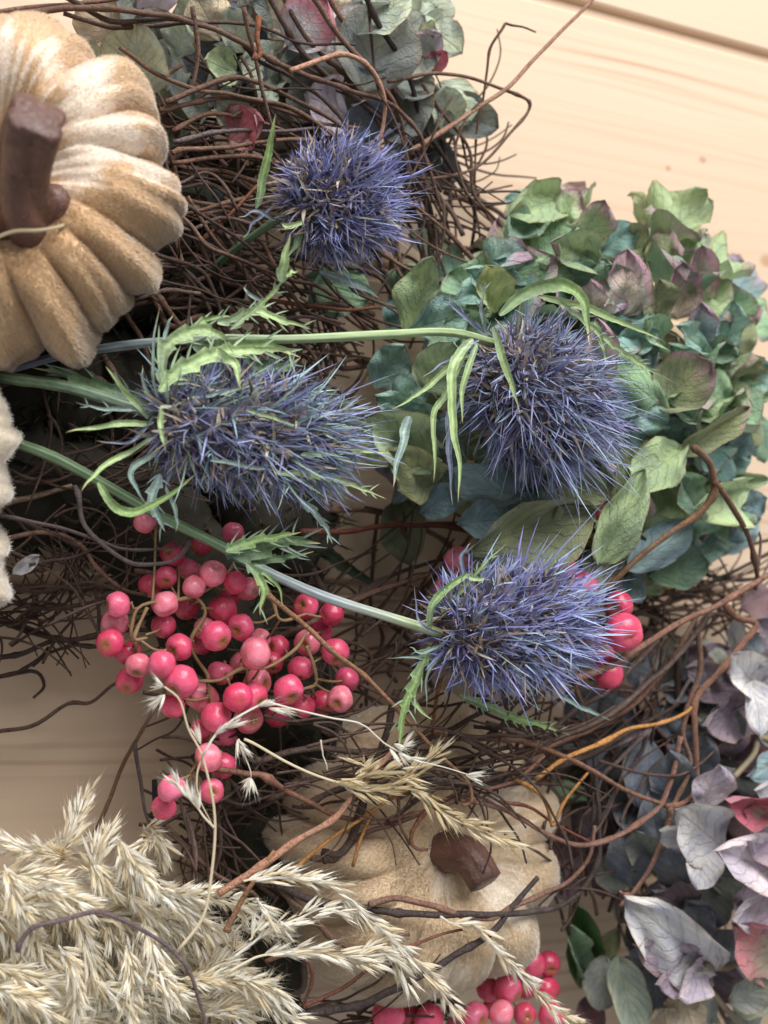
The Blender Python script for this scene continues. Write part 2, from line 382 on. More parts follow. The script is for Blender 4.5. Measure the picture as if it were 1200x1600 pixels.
VINES = [
 # upper left tangle
 ([(-40, 34), (60, 18), (163, 13), (258, 25), (322, 41), (385, 70), (455, 108), (543, 139), (607, 161), (651, 203), (664, 241), (690, 330)], (330, 230), 5.5, None),
 ([(60, -30), (113, 0), (176, 35), (258, 28), (309, 35), (372, 63), (404, 95), (455, 120), (520, 170), (560, 230)], (310, 250), 5, None),
 ([(-30, 22), (80, 10), (150, 2), (240, -12)], 290, 5, None),
 ([(100, 20), (180, 42), (300, 36), (400, 40), (470, 66), (555, 70)], (280, 270), 4, None),
 ([(455, 111), (505, 92), (543, 85), (575, 104), (600, 146), (600, 184), (590, 250)], (320, 260), 5, LIGHT),
 ([(260, 160), (341, 127), (385, 123), (455, 152), (531, 196), (600, 260)], (290, 250), 5, None),
 ([(250, 172), (284, 165), (353, 152), (429, 168), (493, 190), (560, 200)], (280, 250), 4.5, None),
 ([(270, 240), (284, 234), (353, 231), (417, 222), (493, 218)], 270, 5, None),
 ([(270, 255), (366, 244), (429, 253), (500, 270)], 262, 4.5, None),
 ([(268, 205), (330, 178), (404, 190), (470, 215)], 255, 4, None),
 ([(270, 222), (350, 205), (430, 205), (500, 200)], 265, 4.5, GREY),
 ([(417, -10), (455, 57), (505, 114), (569, 165), (638, 222), (690, 300)], (290, 200), 5, None),
 ([(440, -10), (480, 60), (540, 120), (590, 190), (620, 260)], (270, 200), 4.5, None),
 ([(486, -10), (531, 57), (581, 114), (619, 165), (632, 215), (640, 300)], (300, 210), 5, None),
 ([(510, -10), (560, 70), (612, 140), (650, 250), (700, 360)], (260, 160), 4.5, None),
 ([(569, -10), (600, 51), (638, 114), (657, 184), (708, 266), (740, 329), (735, 400)], (300, 120), 5, (0.035, 0.025, 0.022)),
 ([(607, 127), (676, 114), (740, 123), (809, 149), (828, 168), (797, 209), (746, 260), (670, 279), (638, 272)], (250, 220), 3.4, None),
 ([(640, 238), (657, 228), (733, 177), (797, 133), (860, 66), (925, 0), (950, -30)], (210, 300), 4.6, LIGHT),
 ([(790, 36), (765, 82), (755, 152), (743, 222), (743, 317), (752, 393)], (270, 150), 2.6, None),
 ([(790, 36), (800, 39), (818, 42), (838, 50)], 270, 2.4, None),
 ([(690, 292), (740, 299), (790, 299), (816, 302), (820, 320)], 190, 2.6, None),
 ([(660, 130), (683, 165), (733, 234), (740, 304), (784, 355), (803, 410)], (230, 190), 3.4, None),
 ([(700, 140), (760, 210), (740, 280), (770, 350), (790, 380)], (160, 140), 2.6, None),
 ([(640, 300), (690, 290), (740, 300), (800, 290)], (140, 130), 2.6, None),
 ([(315, 375), (360, 335), (402, 290)], (230, 260), 4, lin(120, 78, 58)),
 ([(300, 320), (360, 400), (420, 470), (470, 540)], (220, 200), 4.5, None),
 ([(262, 470), (330, 430), (420, 410), (520, 460)], (200, 180), 5, None),
 ([(420, 470), (480, 478), (545, 484), (590, 480)], 260, 4.5, lin(110, 70, 54)),
 ([(380, 10), (396, 80), (412, 150), (430, 220)], (330, 280), 4, None),
 ([(300, 10), (310, 80), (302, 130), (285, 150)], (300, 270), 4.5, None),
 ([(404, 25), (402, 60), (408, 84), (396, 92), (400, 84)], 345, 5.5, lin(118, 74, 52)),
 # centre
 ([(470, 830), (530, 832), (618, 820), (716, 826), (780, 850)], (250, 200), 5.5, lin(96, 56, 46)),
 ([(400, 1010), (470, 980), (560, 935), (650, 905), (740, 870)], (230, 200), 6, None),
 ([(440, 1040), (520, 960), (610, 900), (700, 872)], (190, 160), 5, None),
 ([(470, 600), (520, 640), (590, 640), (640, 590)], (190, 150), 4.5, None),
 ([(440, 560), (500, 580), (560, 560), (640, 600)], (170, 130), 4, None),
 ([(490, 520), (510, 570), (500, 600), (470, 610), (480, 570), (530, 540), (570, 520)], (180, 200), 4, None),
 ([(612, 800), (640, 860), (632, 930), (600, 980)], (150, 130), 4, None),
 ([(398, 928), (404, 923), (443, 948), (485, 986), (530, 1025), (576, 1060), (620, 1106), (677, 1170), (730, 1222), (735, 1252), (722, 1256)], (430, 410), 5, lin(128, 96, 72)),
 # bottom pumpkin crossings
 ([(340, 1396), (380, 1372), (450, 1323), (520, 1281), (555, 1239), (611, 1176), (616, 1168)], (400, 425), 7, lin(150, 112, 92)),
 ([(330, 1200), (380, 1208), (415, 1215), (468, 1246), (520, 1273), (576, 1285), (625, 1278), (678, 1264), (730, 1243), (800, 1222), (850, 1180)], (330, 395), 5.5, lin(112, 80, 66)),
 ([(485, 1341), (527, 1341), (562, 1306), (625, 1285), (695, 1250), (765, 1218), (840, 1196)], (340, 380), 5, None),
 ([(572, 1240), (560, 1280), (548, 1313), (527, 1337), (506, 1330), (509, 1348)], (380, 365), 8, (0.05, 0.032, 0.026)),
 ([(675, 1262), (662, 1272), (646, 1295), (642, 1316), (652, 1327), (668, 1329)], (410, 400), 4.6, lin(120, 80, 60)),
 ([(621, 1240), (623, 1262), (625, 1285), (639, 1320)], (400, 385), 3.6, None),
 ([(440, 1378), (495, 1327), (555, 1285), (604, 1253), (640, 1236)], (390, 400), 4, GOLD),
 ([(550, 1354), (562, 1318), (578, 1280), (588, 1262)], (375, 390), 3.4, GOLD),
 ([(576, 1414), (618, 1404), (667, 1414), (716, 1428), (768, 1435), (800, 1418), (840, 1400), (885, 1380), (920, 1340), (930, 1290)], (390, 330), 5.5, lin(112, 84, 72)),
 ([(432, 1383), (485, 1407), (576, 1421), (646, 1428), (730, 1428), (800, 1427), (867, 1418), (913, 1386), (934, 1344), (937, 1285), (930, 1200)], (360, 300), 6.5, (0.06, 0.045, 0.042)),
 ([(478, 1582), (537, 1575), (590, 1558), (653, 1526), (705, 1495), (765, 1460), (800, 1418), (840, 1370)], (370, 390), 7.5, (0.05, 0.038, 0.036)),
 ([(474, 1572), (534, 1544), (576, 1516), (618, 1491), (660, 1470), (723, 1453)], (380, 400), 4, lin(124, 84, 70)),
 ([(415, 1502), (450, 1491), (481, 1502), (488, 1530), (474, 1572)], 370, 4.6, lin(110, 76, 62)),
 ([(420, 1370), (450, 1400), (495, 1442), (530, 1474), (576, 1478), (640, 1460)], (340, 390), 6.5, None),
 ([(620, 1080), (611, 1110), (604, 1145), (593, 1180), (575, 1250)], (330, 380), 7.5, (0.07, 0.045, 0.036)),
 ([(690, 1060), (678, 1110), (672, 1150)], 360, 4, GOLD),
 ([(400, 1190), (480, 1170), (580, 1175), (680, 1150), (740, 1120), (800, 1090)], (300, 360), 6, None),
 ([(420, 1250), (500, 1215), (600, 1210), (700, 1190), (800, 1165)], (310, 385), 5, None),
 ([(470, 1260), (540, 1230), (650, 1225), (720, 1200), (860, 1160)], (330, 380), 5.5, None),
 ([(677, 1141), (730, 1152), (780, 1155), (815, 1159), (867, 1176), (920, 1201), (972, 1232), (1042, 1260)], (400, 360), 6.2, lin(112, 82, 66)),
 ([(740, 1165), (800, 1185), (885, 1155), (937, 1131), (990, 1100), (1046, 1040), (1090, 960)], (370, 330), 6.5, lin(104, 76, 62)),
 ([(760, 1130), (840, 1150), (900, 1110), (960, 1070), (1030, 1000)], (300, 250), 5, None),
 ([(700, 1200), (800, 1210), (900, 1190), (990, 1140), (1060, 1100)], (350, 300), 5.5, None),
 ([(660, 1215), (760, 1225), (850, 1205), (960, 1165), (1030, 1130), (1080, 1060)], (340, 280), 5, GREY),
 # right
 ([(900, 1060), (930, 1052), (980, 1025), (1059, 974), (1124, 944), (1220, 886)], (360, 400), 7, lin(124, 92, 78)),
 ([(1111, 957), (1067, 1014), (1015, 1066), (949, 1119), (884, 1149), (820, 1170)], (360, 360), 5.5, None),
 ([(1130, 940), (1150, 965), (1181, 974), (1164, 1000), (1120, 1053), (1089, 1088), (1085, 1132), (1089, 1206), (1085, 1241), (1059, 1259), (1041, 1259)], (330, 375), 6.5, lin(120, 88, 72)),
 ([(1046, 1262), (1045, 1275), (1037, 1307), (1015, 1359), (989, 1394), (967, 1416)], (375, 350), 5.5, lin(130, 98, 84)),
 ([(985, 1397), (976, 1396), (968, 1392)], 350, 3, lin(130, 98, 84)),
 ([(1089, 970), (1094, 1044), (1081, 1088), (1067, 1145), (1078, 1197), (1059, 1245), (1046, 1265)], (330, 372), 5.5, None),
 ([(1063, 1150), (1050, 1215), (1024, 1267), (971, 1302), (927, 1318), (888, 1318), (840, 1294), (780, 1262), (720, 1250)], (350, 400), 5.5, lin(124, 92, 80)),
 ([(1012, 1142), (971, 1184), (940, 1215), (925, 1290)], (330, 280), 4.5, GREY),
 ([(1012, 1142), (1000, 1180), (960, 1240), (930, 1300)], (320, 270), 4.5, GREY),
 ([(836, 1218), (884, 1185), (945, 1158), (984, 1138), (1032, 1130), (1072, 1114), (1089, 1092)], (380, 350), 4.4, GOLD),
 ([(800, 1214), (840, 1237), (857, 1263), (864, 1290), (884, 1250), (919, 1206)], (390, 370), 4, GOLD),
 ([(780, 1252), (830, 1262), (870, 1290), (925, 1315)], (385, 350), 3.4, lin(110, 66, 54)),
 ([(1085, 701), (1100, 712), (1112, 731), (1116, 770), (1095, 801), (1042, 836), (990, 878), (948, 920), (930, 945)], (470, 410), 7, lin(104, 78, 58)),
 ([(1116, 752), (1147, 797), (1172, 843), (1183, 896), (1180, 920)], (455, 360), 5.5, lin(96, 70, 56)),
 ([(1183, 896), (1188, 850), (1186, 830)], 360, 3, None),
 ([(990, 960), (1060, 935), (1130, 900), (1230, 850)], (140, 160), 4.5, (0.04, 0.03, 0.026)),
 ([(1060, 870), (1110, 900), (1170, 905), (1230, 890)], (130, 150), 4.5, (0.04, 0.03, 0.026)),
 ([(1080, 890), (1120, 930), (1180, 940), (1230, 960)], (120, 110), 4, None),
 ([(1050, 900), (1120, 870), (1200, 845), (1240, 850)], (110, 90), 4, (0.04, 0.03, 0.026)),
 # left
 ([(-20, 792), (0, 787), (52, 776), (112, 759)], 230, 7, lin(128, 106, 92)),
 ([(-10, 846), (17, 840), (70, 832), (122, 850), (150, 885), (192, 920), (230, 930)], (260, 280), 5, lin(110, 84, 72)),
 ([(116, 760), (122, 776), (130, 815), (161, 853), (203, 878), (245, 881), (280, 871), (301, 840)], (300, 370), 5, GREY),
 ([(-10, 804), (14, 808), (87, 822), (157, 846), (210, 860), (273, 853), (297, 840)], (290, 360), 3.6, GREY),
 ([(-20, 1148), (0, 1141), (52, 1134), (105, 1099), (140, 1098), (175, 1072), (215, 1050)], (60, 120), 4.2, lin(84, 68, 58)),
 ([(148, 1310), (150, 1302), (168, 1257), (192, 1194), (220, 1145), (245, 1103), (262, 1070)], (120, 200), 4.6, lin(110, 84, 64)),
 ([(28, 1488), (32, 1474), (52, 1450), (105, 1435), (157, 1425), (210, 1446), (262, 1478), (294, 1516), (311, 1558), (320, 1600), (322, 1640)], (480, 480), 4.8, lin(92, 78, 80)),
 ([(241, 1220), (244, 1290), (250, 1372), (256, 1420)], 200, 5, (0.02, 0.018, 0.018)),
 ([(-20, 960), (40, 985), (110, 1000), (200, 985), (260, 990)], (110, 150), 6, (0.05, 0.034, 0.026)),
 ([(-20, 1030), (40, 1020), (90, 1000), (150, 1010), (230, 960)], (90, 150), 5, (0.05, 0.034, 0.026)),
 ([(-20, 1062), (50, 1050), (70, 1072), (52, 1090)], 80, 4, (0.05, 0.034, 0.026)),
 ([(30, 1050), (60, 1030), (75, 1010)], 90, 4, (0.05, 0.034, 0.026)),
 ([(-20, 930), (60, 950), (150, 940), (220, 900)], (150, 200), 5, None),
 ([(0, 915), (60, 925), (140, 910), (200, 930)], (180, 230), 4, None),
 ([(-10, 880), (40, 895), (90, 870), (112, 868)], (240, 250), 5, None),
 ([(210, 1160), (218, 1210), (226, 1260), (240, 1300)], 190, 4, GREY),
 ([(285, 1260), (300, 1300), (306, 1345), (300, 1400)], (300, 300), 5, lin(110, 90, 84)),
 ([(260, 1290), (330, 1360), (400, 1400), (440, 1460)], (280, 300), 4.5, None),
 ([(300, 1180), (330, 1240), (345, 1310), (330, 1380)], (230, 240), 5, None),
 ([(355, 1455), (365, 1430), (390, 1385), (430, 1330)], (400, 410), 6, lin(134, 100, 72)),
]
for pts, z, r, c in VINES: vine(z3(pts, z), r, c)

# loose filler vines that run round the ring
GAPS = [(565, 600, 55), (590, 850, 85), (1120, 900, 60), (880, 1240, 45), (960, 1050, 45), (1000, 60, 300), (100, 1200, 130)]
RC = (-50, 1250)
def filler(r0, r1, a0, a1, zlo, zhi, rad, color=None, wig=30, loops=False):
    for _ in range(12):
        ra = random.uniform(r0, r1); s = random.uniform(a0, a1); span = random.uniform(0.18, 0.55) * random.choice((-1, 1))
        dr = random.uniform(-220, 220); zz = random.uniform(zlo, zhi); dz = random.uniform(-60, 60)
        pts = []; k = 7
        for i in range(k):
            t = i / (k - 1); a = s + span * t; rr = ra + dr * t + random.uniform(-wig, wig)
            pts.append((RC[0] + rr * math.cos(a), RC[1] - rr * math.sin(a), max(18, zz + dz * t + random.uniform(-18, 18))))
        q = spline(pts, 24)
        bad = False
        for gx, gy, gr in GAPS:
            if ((q[:, 0] - gx) ** 2 + (q[:, 1] - gy) ** 2).min() < gr * gr and random.random() < 0.9: bad = True
        out = np.hypot(q[:, 0] - RC[0], q[:, 1] - RC[1])
        if out.max() > 1270 or out.min() < 370: bad = True
        if not bad: break
    else: return
    vine(pts, rad, color)
D = math.radians
for i in range(70): filler(780, 1230, D(48), D(84), 40, 230, random.uniform(3.2, 5.5))
for i in range(34): filler(620, 1000, D(58), D(100), 60, 190, random.uniform(3.5, 6))
for i in range(24): filler(420, 640, D(-40), D(100), 90, 230, random.uniform(4, 7), random.choice([(0.05, 0.034, 0.026), (0.035, 0.026, 0.02), BROWN[0]]))
for i in range(20): filler(560, 1150, D(-30), D(25), 40, 220, random.uniform(3.5, 6))
for i in range(34): filler(860, 1190, D(58), D(86), 190, 290, random.uniform(2.8, 4.4))
for i in range(10): filler(900, 1240, D(2), D(26), 60, 200, random.uniform(3.5, 6))
for i in range(10): filler(600, 900, D(20), D(50), 40, 160, random.uniform(3.5, 6))

# the hundreds of hair thin tendrils too fine to pick apart
tend = Bag(); TUV = []
def tendril(x, y, ang, L, z, r, curl):
    pts = []; a = ang
    for i in range(8):
        pts.append((x, y, max(14, z))); x += math.cos(a) * L / 7; y += math.sin(a) * L / 7; a += curl / 7 + random.gauss(0, 0.16); z += random.gauss(0, 9)
    n = 26; q = path(pts, n)
    if z > 250: q = over_pumpkin(q, r)
    v, f = tube(q, np.linspace(r, r * 0.55, n) * sc(*pts[3]), 5)
    tend.add(v, f); TUV.append(np.stack([np.tile(np.arange(5) / 5, n), np.repeat(np.linspace(0, L / 1000, n), 5)], 1))
def tangle(cx, cy, rx, ry, count, zlo, zhi, ang, spread, L0, L1, r0=1.8, r1=3.4):
    for _ in range(count):
        x = cx + random.uniform(-rx, rx); y = cy + random.uniform(-ry, ry); L = random.uniform(L0, L1); a = random.gauss(ang, spread)
        tendril(x - math.cos(a) * L / 2, y - math.sin(a) * L / 2, a, L, random.uniform(zlo, zhi), random.uniform(r0, r1), random.gauss(0, 1.3))
_st = random.getstate(); random.seed(77)
tangle(440, 330, 170, 190, 70, 90, 280, 0.5, 0.6, 120, 330)
tangle(690, 330, 50, 110, 46, 40, 250, 1.2, 0.45, 120, 300)
tangle(500, 560, 90, 60, 34, 60, 230, 0.4, 0.8, 90, 220)
tangle(560, 980, 130, 90, 40, 70, 240, -0.5, 0.5, 120, 300)
tangle(430, 1200, 120, 110, 46, 120, 300, 0.3, 0.8, 110, 260)
tangle(700, 1170, 150, 45, 44, 330, 420, -0.2, 0.35, 140, 320)
tangle(940, 1150, 110, 90, 60, 120, 340, -0.55, 0.5, 130, 330)
tangle(930, 1320, 70, 90, 26, 120, 320, -1.2, 0.5, 110, 260)
tangle(1090, 940, 110, 45, 44, 60, 200, -0.25, 0.45, 120, 280)
tangle(120, 820, 130, 120, 60, 100, 280, 0.2, 0.8, 110, 280)
tangle(60, 955, 80, 22, 30, 60, 160, -0.15, 0.4, 90, 220)
tangle(330, 1360, 60, 140, 40, 150, 300, 1.1, 0.6, 100, 240)
tangle(620, 1575, 130, 25, 20, 120, 300, 0.0, 0.5, 100, 240)
tend.build('fine_tendrils', M_VINE, wreath, uv=np.vstack(TUV), kind='stuff', color=lin(86, 68, 60))
random.setstate(_st)

# moss and rootlets inside the ring, dark mounds added to stand in for shade
def ringpt(a, r): return (RC[0] + r * math.cos(a), RC[1] - r * math.sin(a))
MV = []; MQ = []
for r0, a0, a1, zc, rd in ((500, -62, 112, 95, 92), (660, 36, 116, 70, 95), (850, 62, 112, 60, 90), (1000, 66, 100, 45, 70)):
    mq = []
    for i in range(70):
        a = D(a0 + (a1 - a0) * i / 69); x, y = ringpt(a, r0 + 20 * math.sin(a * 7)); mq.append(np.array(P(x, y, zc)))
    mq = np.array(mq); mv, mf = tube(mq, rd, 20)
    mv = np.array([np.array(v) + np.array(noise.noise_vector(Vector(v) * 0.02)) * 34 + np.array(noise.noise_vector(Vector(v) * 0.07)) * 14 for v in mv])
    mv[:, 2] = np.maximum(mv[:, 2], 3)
    part('moss_shade_bed', mv, mf, M_MOSS_SHADE, wreath, col=np.array([[0.030, 0.026, 0.017]] * len(mv)), kind='stuff')
    MV.append(mv); MQ.append(mq)
mv = np.vstack(MV); mq = np.vstack(MQ)

def blades(p, d, bend, length, width, side=None):
    """many tapering folded blades at once -> verts, faces"""
    n = len(p); T = np.array([0, 0.3, 0.6, 0.85, 1.0]); W = np.array([0.75, 1.0, 0.72, 0.36, 0.04])
    if side is None: side = rng.normal(size=(n, 3))
    s = np.cross(d, side); s /= np.linalg.norm(s, axis=1)[:, None] + 1e-9
    u = np.cross(s, d)
    c = p[:, None] + d[:, None] * (length[:, None] * T)[..., None] + bend[:, None] * (length[:, None] * T ** 2)[..., None]
    wv = (width[:, None] * W)[..., None]
    v = np.stack([c - s[:, None] * wv, c - u[:, None] * wv * 0.6, c + s[:, None] * wv], axis=2)   # n,5,3,3
    v = v.reshape(-1, 3)
    f = []
    for k in range(n):
        b = k * 15
        for i in range(4):
            for j in range(2):
                f.append((b + i * 3 + j, b + i * 3 + j + 1, b + i * 3 + j + 4, b + i * 3 + j + 3))
    return v, f
def unit(a): return a / (np.linalg.norm(a, axis=-1, keepdims=True) + 1e-9)

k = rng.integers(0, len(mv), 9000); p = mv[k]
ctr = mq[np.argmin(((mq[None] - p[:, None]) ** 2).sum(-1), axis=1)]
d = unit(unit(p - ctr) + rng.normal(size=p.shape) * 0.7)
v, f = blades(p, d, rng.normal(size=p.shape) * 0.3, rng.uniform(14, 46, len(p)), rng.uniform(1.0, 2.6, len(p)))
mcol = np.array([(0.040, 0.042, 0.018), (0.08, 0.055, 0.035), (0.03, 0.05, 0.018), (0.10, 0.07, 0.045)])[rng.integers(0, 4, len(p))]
part('moss_shade_tufts', v, f, M_MOSS_SHADE, wreath, col=np.repeat(mcol, 15, axis=0), kind='stuff')

# ------------------------------------------------------------------ velvet pumpkins
def pumpkin(label, centre, axis, R, H, creases, mats, nap_n, wob_seed, pole_dip=0.55, crease_depth=0.20, name='velvet_pumpkin', nap_len=6.0, up=None, sheen_spots=(), folds=1.0):
    R = R * sc(*centre); H = H * sc(*centre)
    c = np.array(P(*centre)); ax = np.array(axis.normalized())
    e = np.array(up.normalized()); e = e - ax * e.dot(ax); e /= np.linalg.norm(e); g = np.cross(ax, e)
    root = empty(name, c - ax * H, label, 'pumpkin', 'velvet pumpkins on the wreath')
    nt, nf = 330, 150
    cr = np.array(sorted(x % 360 for x in creases))
    th = np.linspace(0, 360, nt, endpoint=False)
    Vt = np.empty((nf, nt, 3)); 
    for i in range(nf):
        f = i / (nf - 1); phi = PI * (0.02 + 0.97 * f)
        sn = math.sin(phi)
        for j in range(nt):
            w = noise.noise(Vector((math.cos(math.radians(th[j])) * 1.6, math.sin(math.radians(th[j])) * 1.6, f * 3 + wob_seed)))
            t = (th[j] + w * 9 * sn) % 360
            k = np.searchsorted(cr, t) % len(cr); lo = cr[k - 1]; hi = cr[k]
            span = (hi - lo) % 360; u = ((t - lo) % 360) / span
            b = (max(0.0, math.sin(PI * u))) ** 0.55
            amp = crease_depth * (0.45 + 0.55 * min(1.0, span / 34.0))
            fold = folds * noise.noise(Vector((t * 0.16, f * 1.6, wob_seed + 9))) * 0.066 + folds * noise.noise(Vector((t * 0.45, f * 3.0, wob_seed + 19))) * 0.022
            rr = R * (sn ** 0.72) * (1 - amp * (1 - b) * min(1, 0.35 + sn)) * (1 + fold) * (1 + 0.05 * noise.noise(Vector((t * 0.03, f, wob_seed)))) * (1 + 0.06 * math.sin(k * 2.4 + wob_seed) * b * sn)
            hh = H * math.copysign(abs(math.cos(phi)) ** 0.85, math.cos(phi)) * (1 - pole_dip * math.exp(-(sn / 0.42) ** 2) * (1 if phi < PI / 2 else 0.6)) * (1 - 0.10 * (1 - b) * sn) + H * 0.05 * (b - 0.5) * sn
            a = math.radians(th[j])
            Vt[i, j] = c + ax * hh + (e * math.cos(a) + g * math.sin(a)) * rr
    v = Vt.reshape(-1, 3); F_ = []
    for i in range(nf - 1):
        for j in range(nt):
            j2 = (j + 1) % nt; F_.append((i * nt + j, i * nt + j2, (i + 1) * nt + j2, (i + 1) * nt + j))
    F_.append(tuple(range(nt))); F_.append(tuple(reversed(range((nf - 1) * nt, nf * nt))))
    # sheen painted as colour: ragged pale streaks along the ribs; pile also lies flatter
    sheen_stroke = np.zeros((nf, nt))
    bcs = [(np.array(P(bx, by, centre[2] + 150)), br * 1.0) for bx, by, br in sheen_spots]
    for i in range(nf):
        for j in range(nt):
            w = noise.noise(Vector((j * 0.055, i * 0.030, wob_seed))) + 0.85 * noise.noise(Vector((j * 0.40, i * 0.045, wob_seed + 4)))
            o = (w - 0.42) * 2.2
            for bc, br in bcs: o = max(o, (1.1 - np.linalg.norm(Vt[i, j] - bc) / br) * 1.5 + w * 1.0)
            sheen_stroke[i, j] = min(1.0, max(0.0, o))
    sc_ = np.repeat(sheen_stroke.reshape(-1, 1), 3, axis=1)
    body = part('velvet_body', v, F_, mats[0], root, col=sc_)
    # pile: short fibres, brushed outwards in patches
    du = np.roll(Vt, -1, 1) - np.roll(Vt, 1, 1); dv = np.gradient(Vt, axis=0)
    N = unit(np.cross(dv, du)); cen = unit(Vt - c)
    N *= np.sign((N * cen).sum(-1, keepdims=True))
    camv = unit(np.array(CAM)[None, None] - Vt)
    ok = np.argwhere((N * camv).sum(-1) > -0.35)
    area_w = np.array([np.linalg.norm(np.cross(du[i, j], dv[i, j])) for i, j in ok]); area_w /= area_w.sum()
    pick = ok[rng.choice(len(ok), nap_n, p=area_w)]
    pi, pj = pick[:, 0], pick[:, 1]
    fu = rng.uniform(-0.5, 0.5, nap_n)[:, None]; fv = rng.uniform(-0.5, 0.5, nap_n)[:, None]
    p = Vt[pi, pj] + du[pi, pj] * fu + dv[pi, pj] * fv
    nn = N[pi, pj]; lay = unit(dv[pi, pj])
    st = sheen_stroke[pi, pj][:, None]; sd = unit(du[pi, pj])
    d = unit(nn * (0.75 - 0.35 * st) + lay * (0.7 + 0.5 * st) + rng.normal(size=p.shape) * 0.2)
    ln = rng.uniform(0.6, 1.15, nap_n)[:, None] * nap_len
    s = unit(np.cross(d, nn)) * 0.46
    tv = np.stack([p - s - nn * 1.0, p + s - nn * 1.0, p + d * ln], axis=1).reshape(-1, 3)
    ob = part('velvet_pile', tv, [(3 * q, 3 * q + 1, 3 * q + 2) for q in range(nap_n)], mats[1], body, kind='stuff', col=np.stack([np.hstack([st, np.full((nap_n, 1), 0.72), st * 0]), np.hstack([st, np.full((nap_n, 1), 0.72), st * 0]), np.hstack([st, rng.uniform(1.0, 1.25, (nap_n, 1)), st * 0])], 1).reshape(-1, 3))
    cn = unit(nn + rng.normal(size=p.shape) * 0.30)
    ob.data.normals_split_custom_set_from_vertices([tuple(map(float, q)) for q in np.repeat(cn, 3, axis=0)])
    return root, (c + ax * H * (1 - pole_dip), ax, sc(*centre))

upv = V(1, 0, 0)
def img_ang(lst): return lst
# crease angles are measured in the picture from "right", anticlockwise
pk1, _ = pumpkin('large tan velvet pumpkin at the top left with a tall brown stem', (0, 303, 330), V(0.10, -0.04, 1.0), 274, 180,
    [98, 51, 25, 14, -19, -36, -53, -75, -103, -130, -155, 175, 140], (M_VEL, M_NAP), 270000, 3.1, up=V(1, 0, 0), sheen_spots=((160, 210, 70), (120, 262, 55), (215, 250, 48), (20, 70, 75), (245, 175, 42), (140, 110, 50), (270, 200, 30)))
pk2, _ = pumpkin('pale cream velvet pumpkin cut off by the left edge', (-318, 765, 300), V(0.25, 0, 1.0), 330, 200,
    [52, -6, -50, -80, -110, -150, 170, 130, 95], (M_VELG, M_NAPG), 16000, 7.7, up=V(1, 0, 0))
pk3, (pol3, ax3, k3) = pumpkin('beige velvet pumpkin under crossing vines, with a short dark stem', PK3[0], PK3[1], 226, 180,
    [100, 66, 32, 0, -32, -62, -92, -120, -146, -170, 166, 140], (M_VELB, M_NAPB), 180000, 12.9, up=V(1, 0, 0), crease_depth=0.15, folds=0.4, pole_dip=0.42, sheen_spots=((800, 1250, 70), (790, 1400, 60), (700, 1370, 45), (690, 1500, 50)))
def flute(n, amp, tw):
    return lambda t, a: 1 + amp * np.abs(np.cos(a * n / 2 + tw * t)) - amp * 0.5
def stem(root, pts, rad, n=26, tilt=None, fl=flute(5, 0.28, 2.4)):
    q = path(pts, n); r = spline([(x,) for x in rad], n)[:, 0] * sc(*pts[0])
    q = np.vstack([q, q[-1] + (q[-1] - q[-2]) * 0.25]); r = np.append(r, r[-1] * 0.82)
    v, f = tube(q, r, 40, fl)
    o = part('stem', v, f, M_STEM, root); return o
st1 = stem(pk1, [(52, 352, 400), (38, 330, 450), (30, 285, 500), (40, 235, 545), (58, 182, 590)], [66, 52, 38, 36, 38], fl=flute(4, 0.36, 3.2))
v, f = tube(path([(70, 345, 415), (84, 318, 462), (82, 292, 476)], 14), spline([(22,), (24,), (12,)], 14)[:, 0], 18)
part('stem_foot', v, f, M_STEM, st1)
v, f = tube(path([(-20, 378, 500), (20, 362, 508), (60, 360, 506), (90, 355, 490), (103, 350, 470)], 30), 2.6, 6)
part('raffia_string', v, f, M_HUSK, pk1, col=np.array([lin(206, 190, 160)] * len(v)))
q3 = spline([pol3 - ax3 * 25, pol3 + ax3 * 20, pol3 + ax3 * 48 + np.array(V(12, 8, 0)), pol3 + ax3 * 74 + np.array(V(22, 44, 0))], 22)
q3 = np.vstack([q3, q3[-1] + (q3[-1] - q3[-2]) * 0.3])
v, f = tube(q3, np.append(spline([(36,), (27,), (25,), (24,)], 22)[:, 0], 19) * k3, 36, flute(6, 0.14, 1.5))
part('stem', v, f, M_STEM, pk3)

# ------------------------------------------------------------------ hydrangea heads
def petal_mesh(seed, cup=0.25, fold=0.15, curl=0.0, wave=0.05, sharp=0.56, bel=0.5):
    """ovate petal, base at the origin, tip at y = 1, half width 0.5, face towards +z"""
    r = random.Random(seed); nu, nv = 11, 14; v = []; uv = []
    ph = r.uniform(0, 50)
    for j in range(nv):
        t = j / (nv - 1)
        wdt = (math.sin(PI * min(1, t ** (math.log(0.5) / math.log(bel))))) ** sharp if 0 < t < 1 else 0.0
        wdt = max(wdt, 0.07 * (1 - t)) * 0.5
        lim = 1 + 0.10 * noise.noise(Vector((t * 5, ph, 0)))
        for i in range(nu):
            u = i / (nu - 1) * 2 - 1
            x = u * wdt * (lim if u > 0 else 2 - lim)
            z = cup * (x * 2) ** 2 * 0.6 + fold * abs(x) * 1.6 + curl * t * t + wave * noise.noise(Vector((t * 3.2, u * 1.6 + ph, 3))) * (0.35 + abs(u)) + 0.06 * noise.noise(Vector((t * 8, u * 3.5 + ph, 8))) * (0.2 + abs(u)) + cup * 0.5 * (t - 0.5) ** 2
            y = t + 0.03 * noise.noise(Vector((u * 3, ph, t * 2)))
            v.append((x, y, z)); uv.append((i / (nu - 1), t))
    f = [(j * nu + i, j * nu + i + 1, (j + 1) * nu + i + 1, (j + 1) * nu + i) for j in range(nv - 1) for i in range(nu - 1)]
    return v, f, uv
PETALS = {}
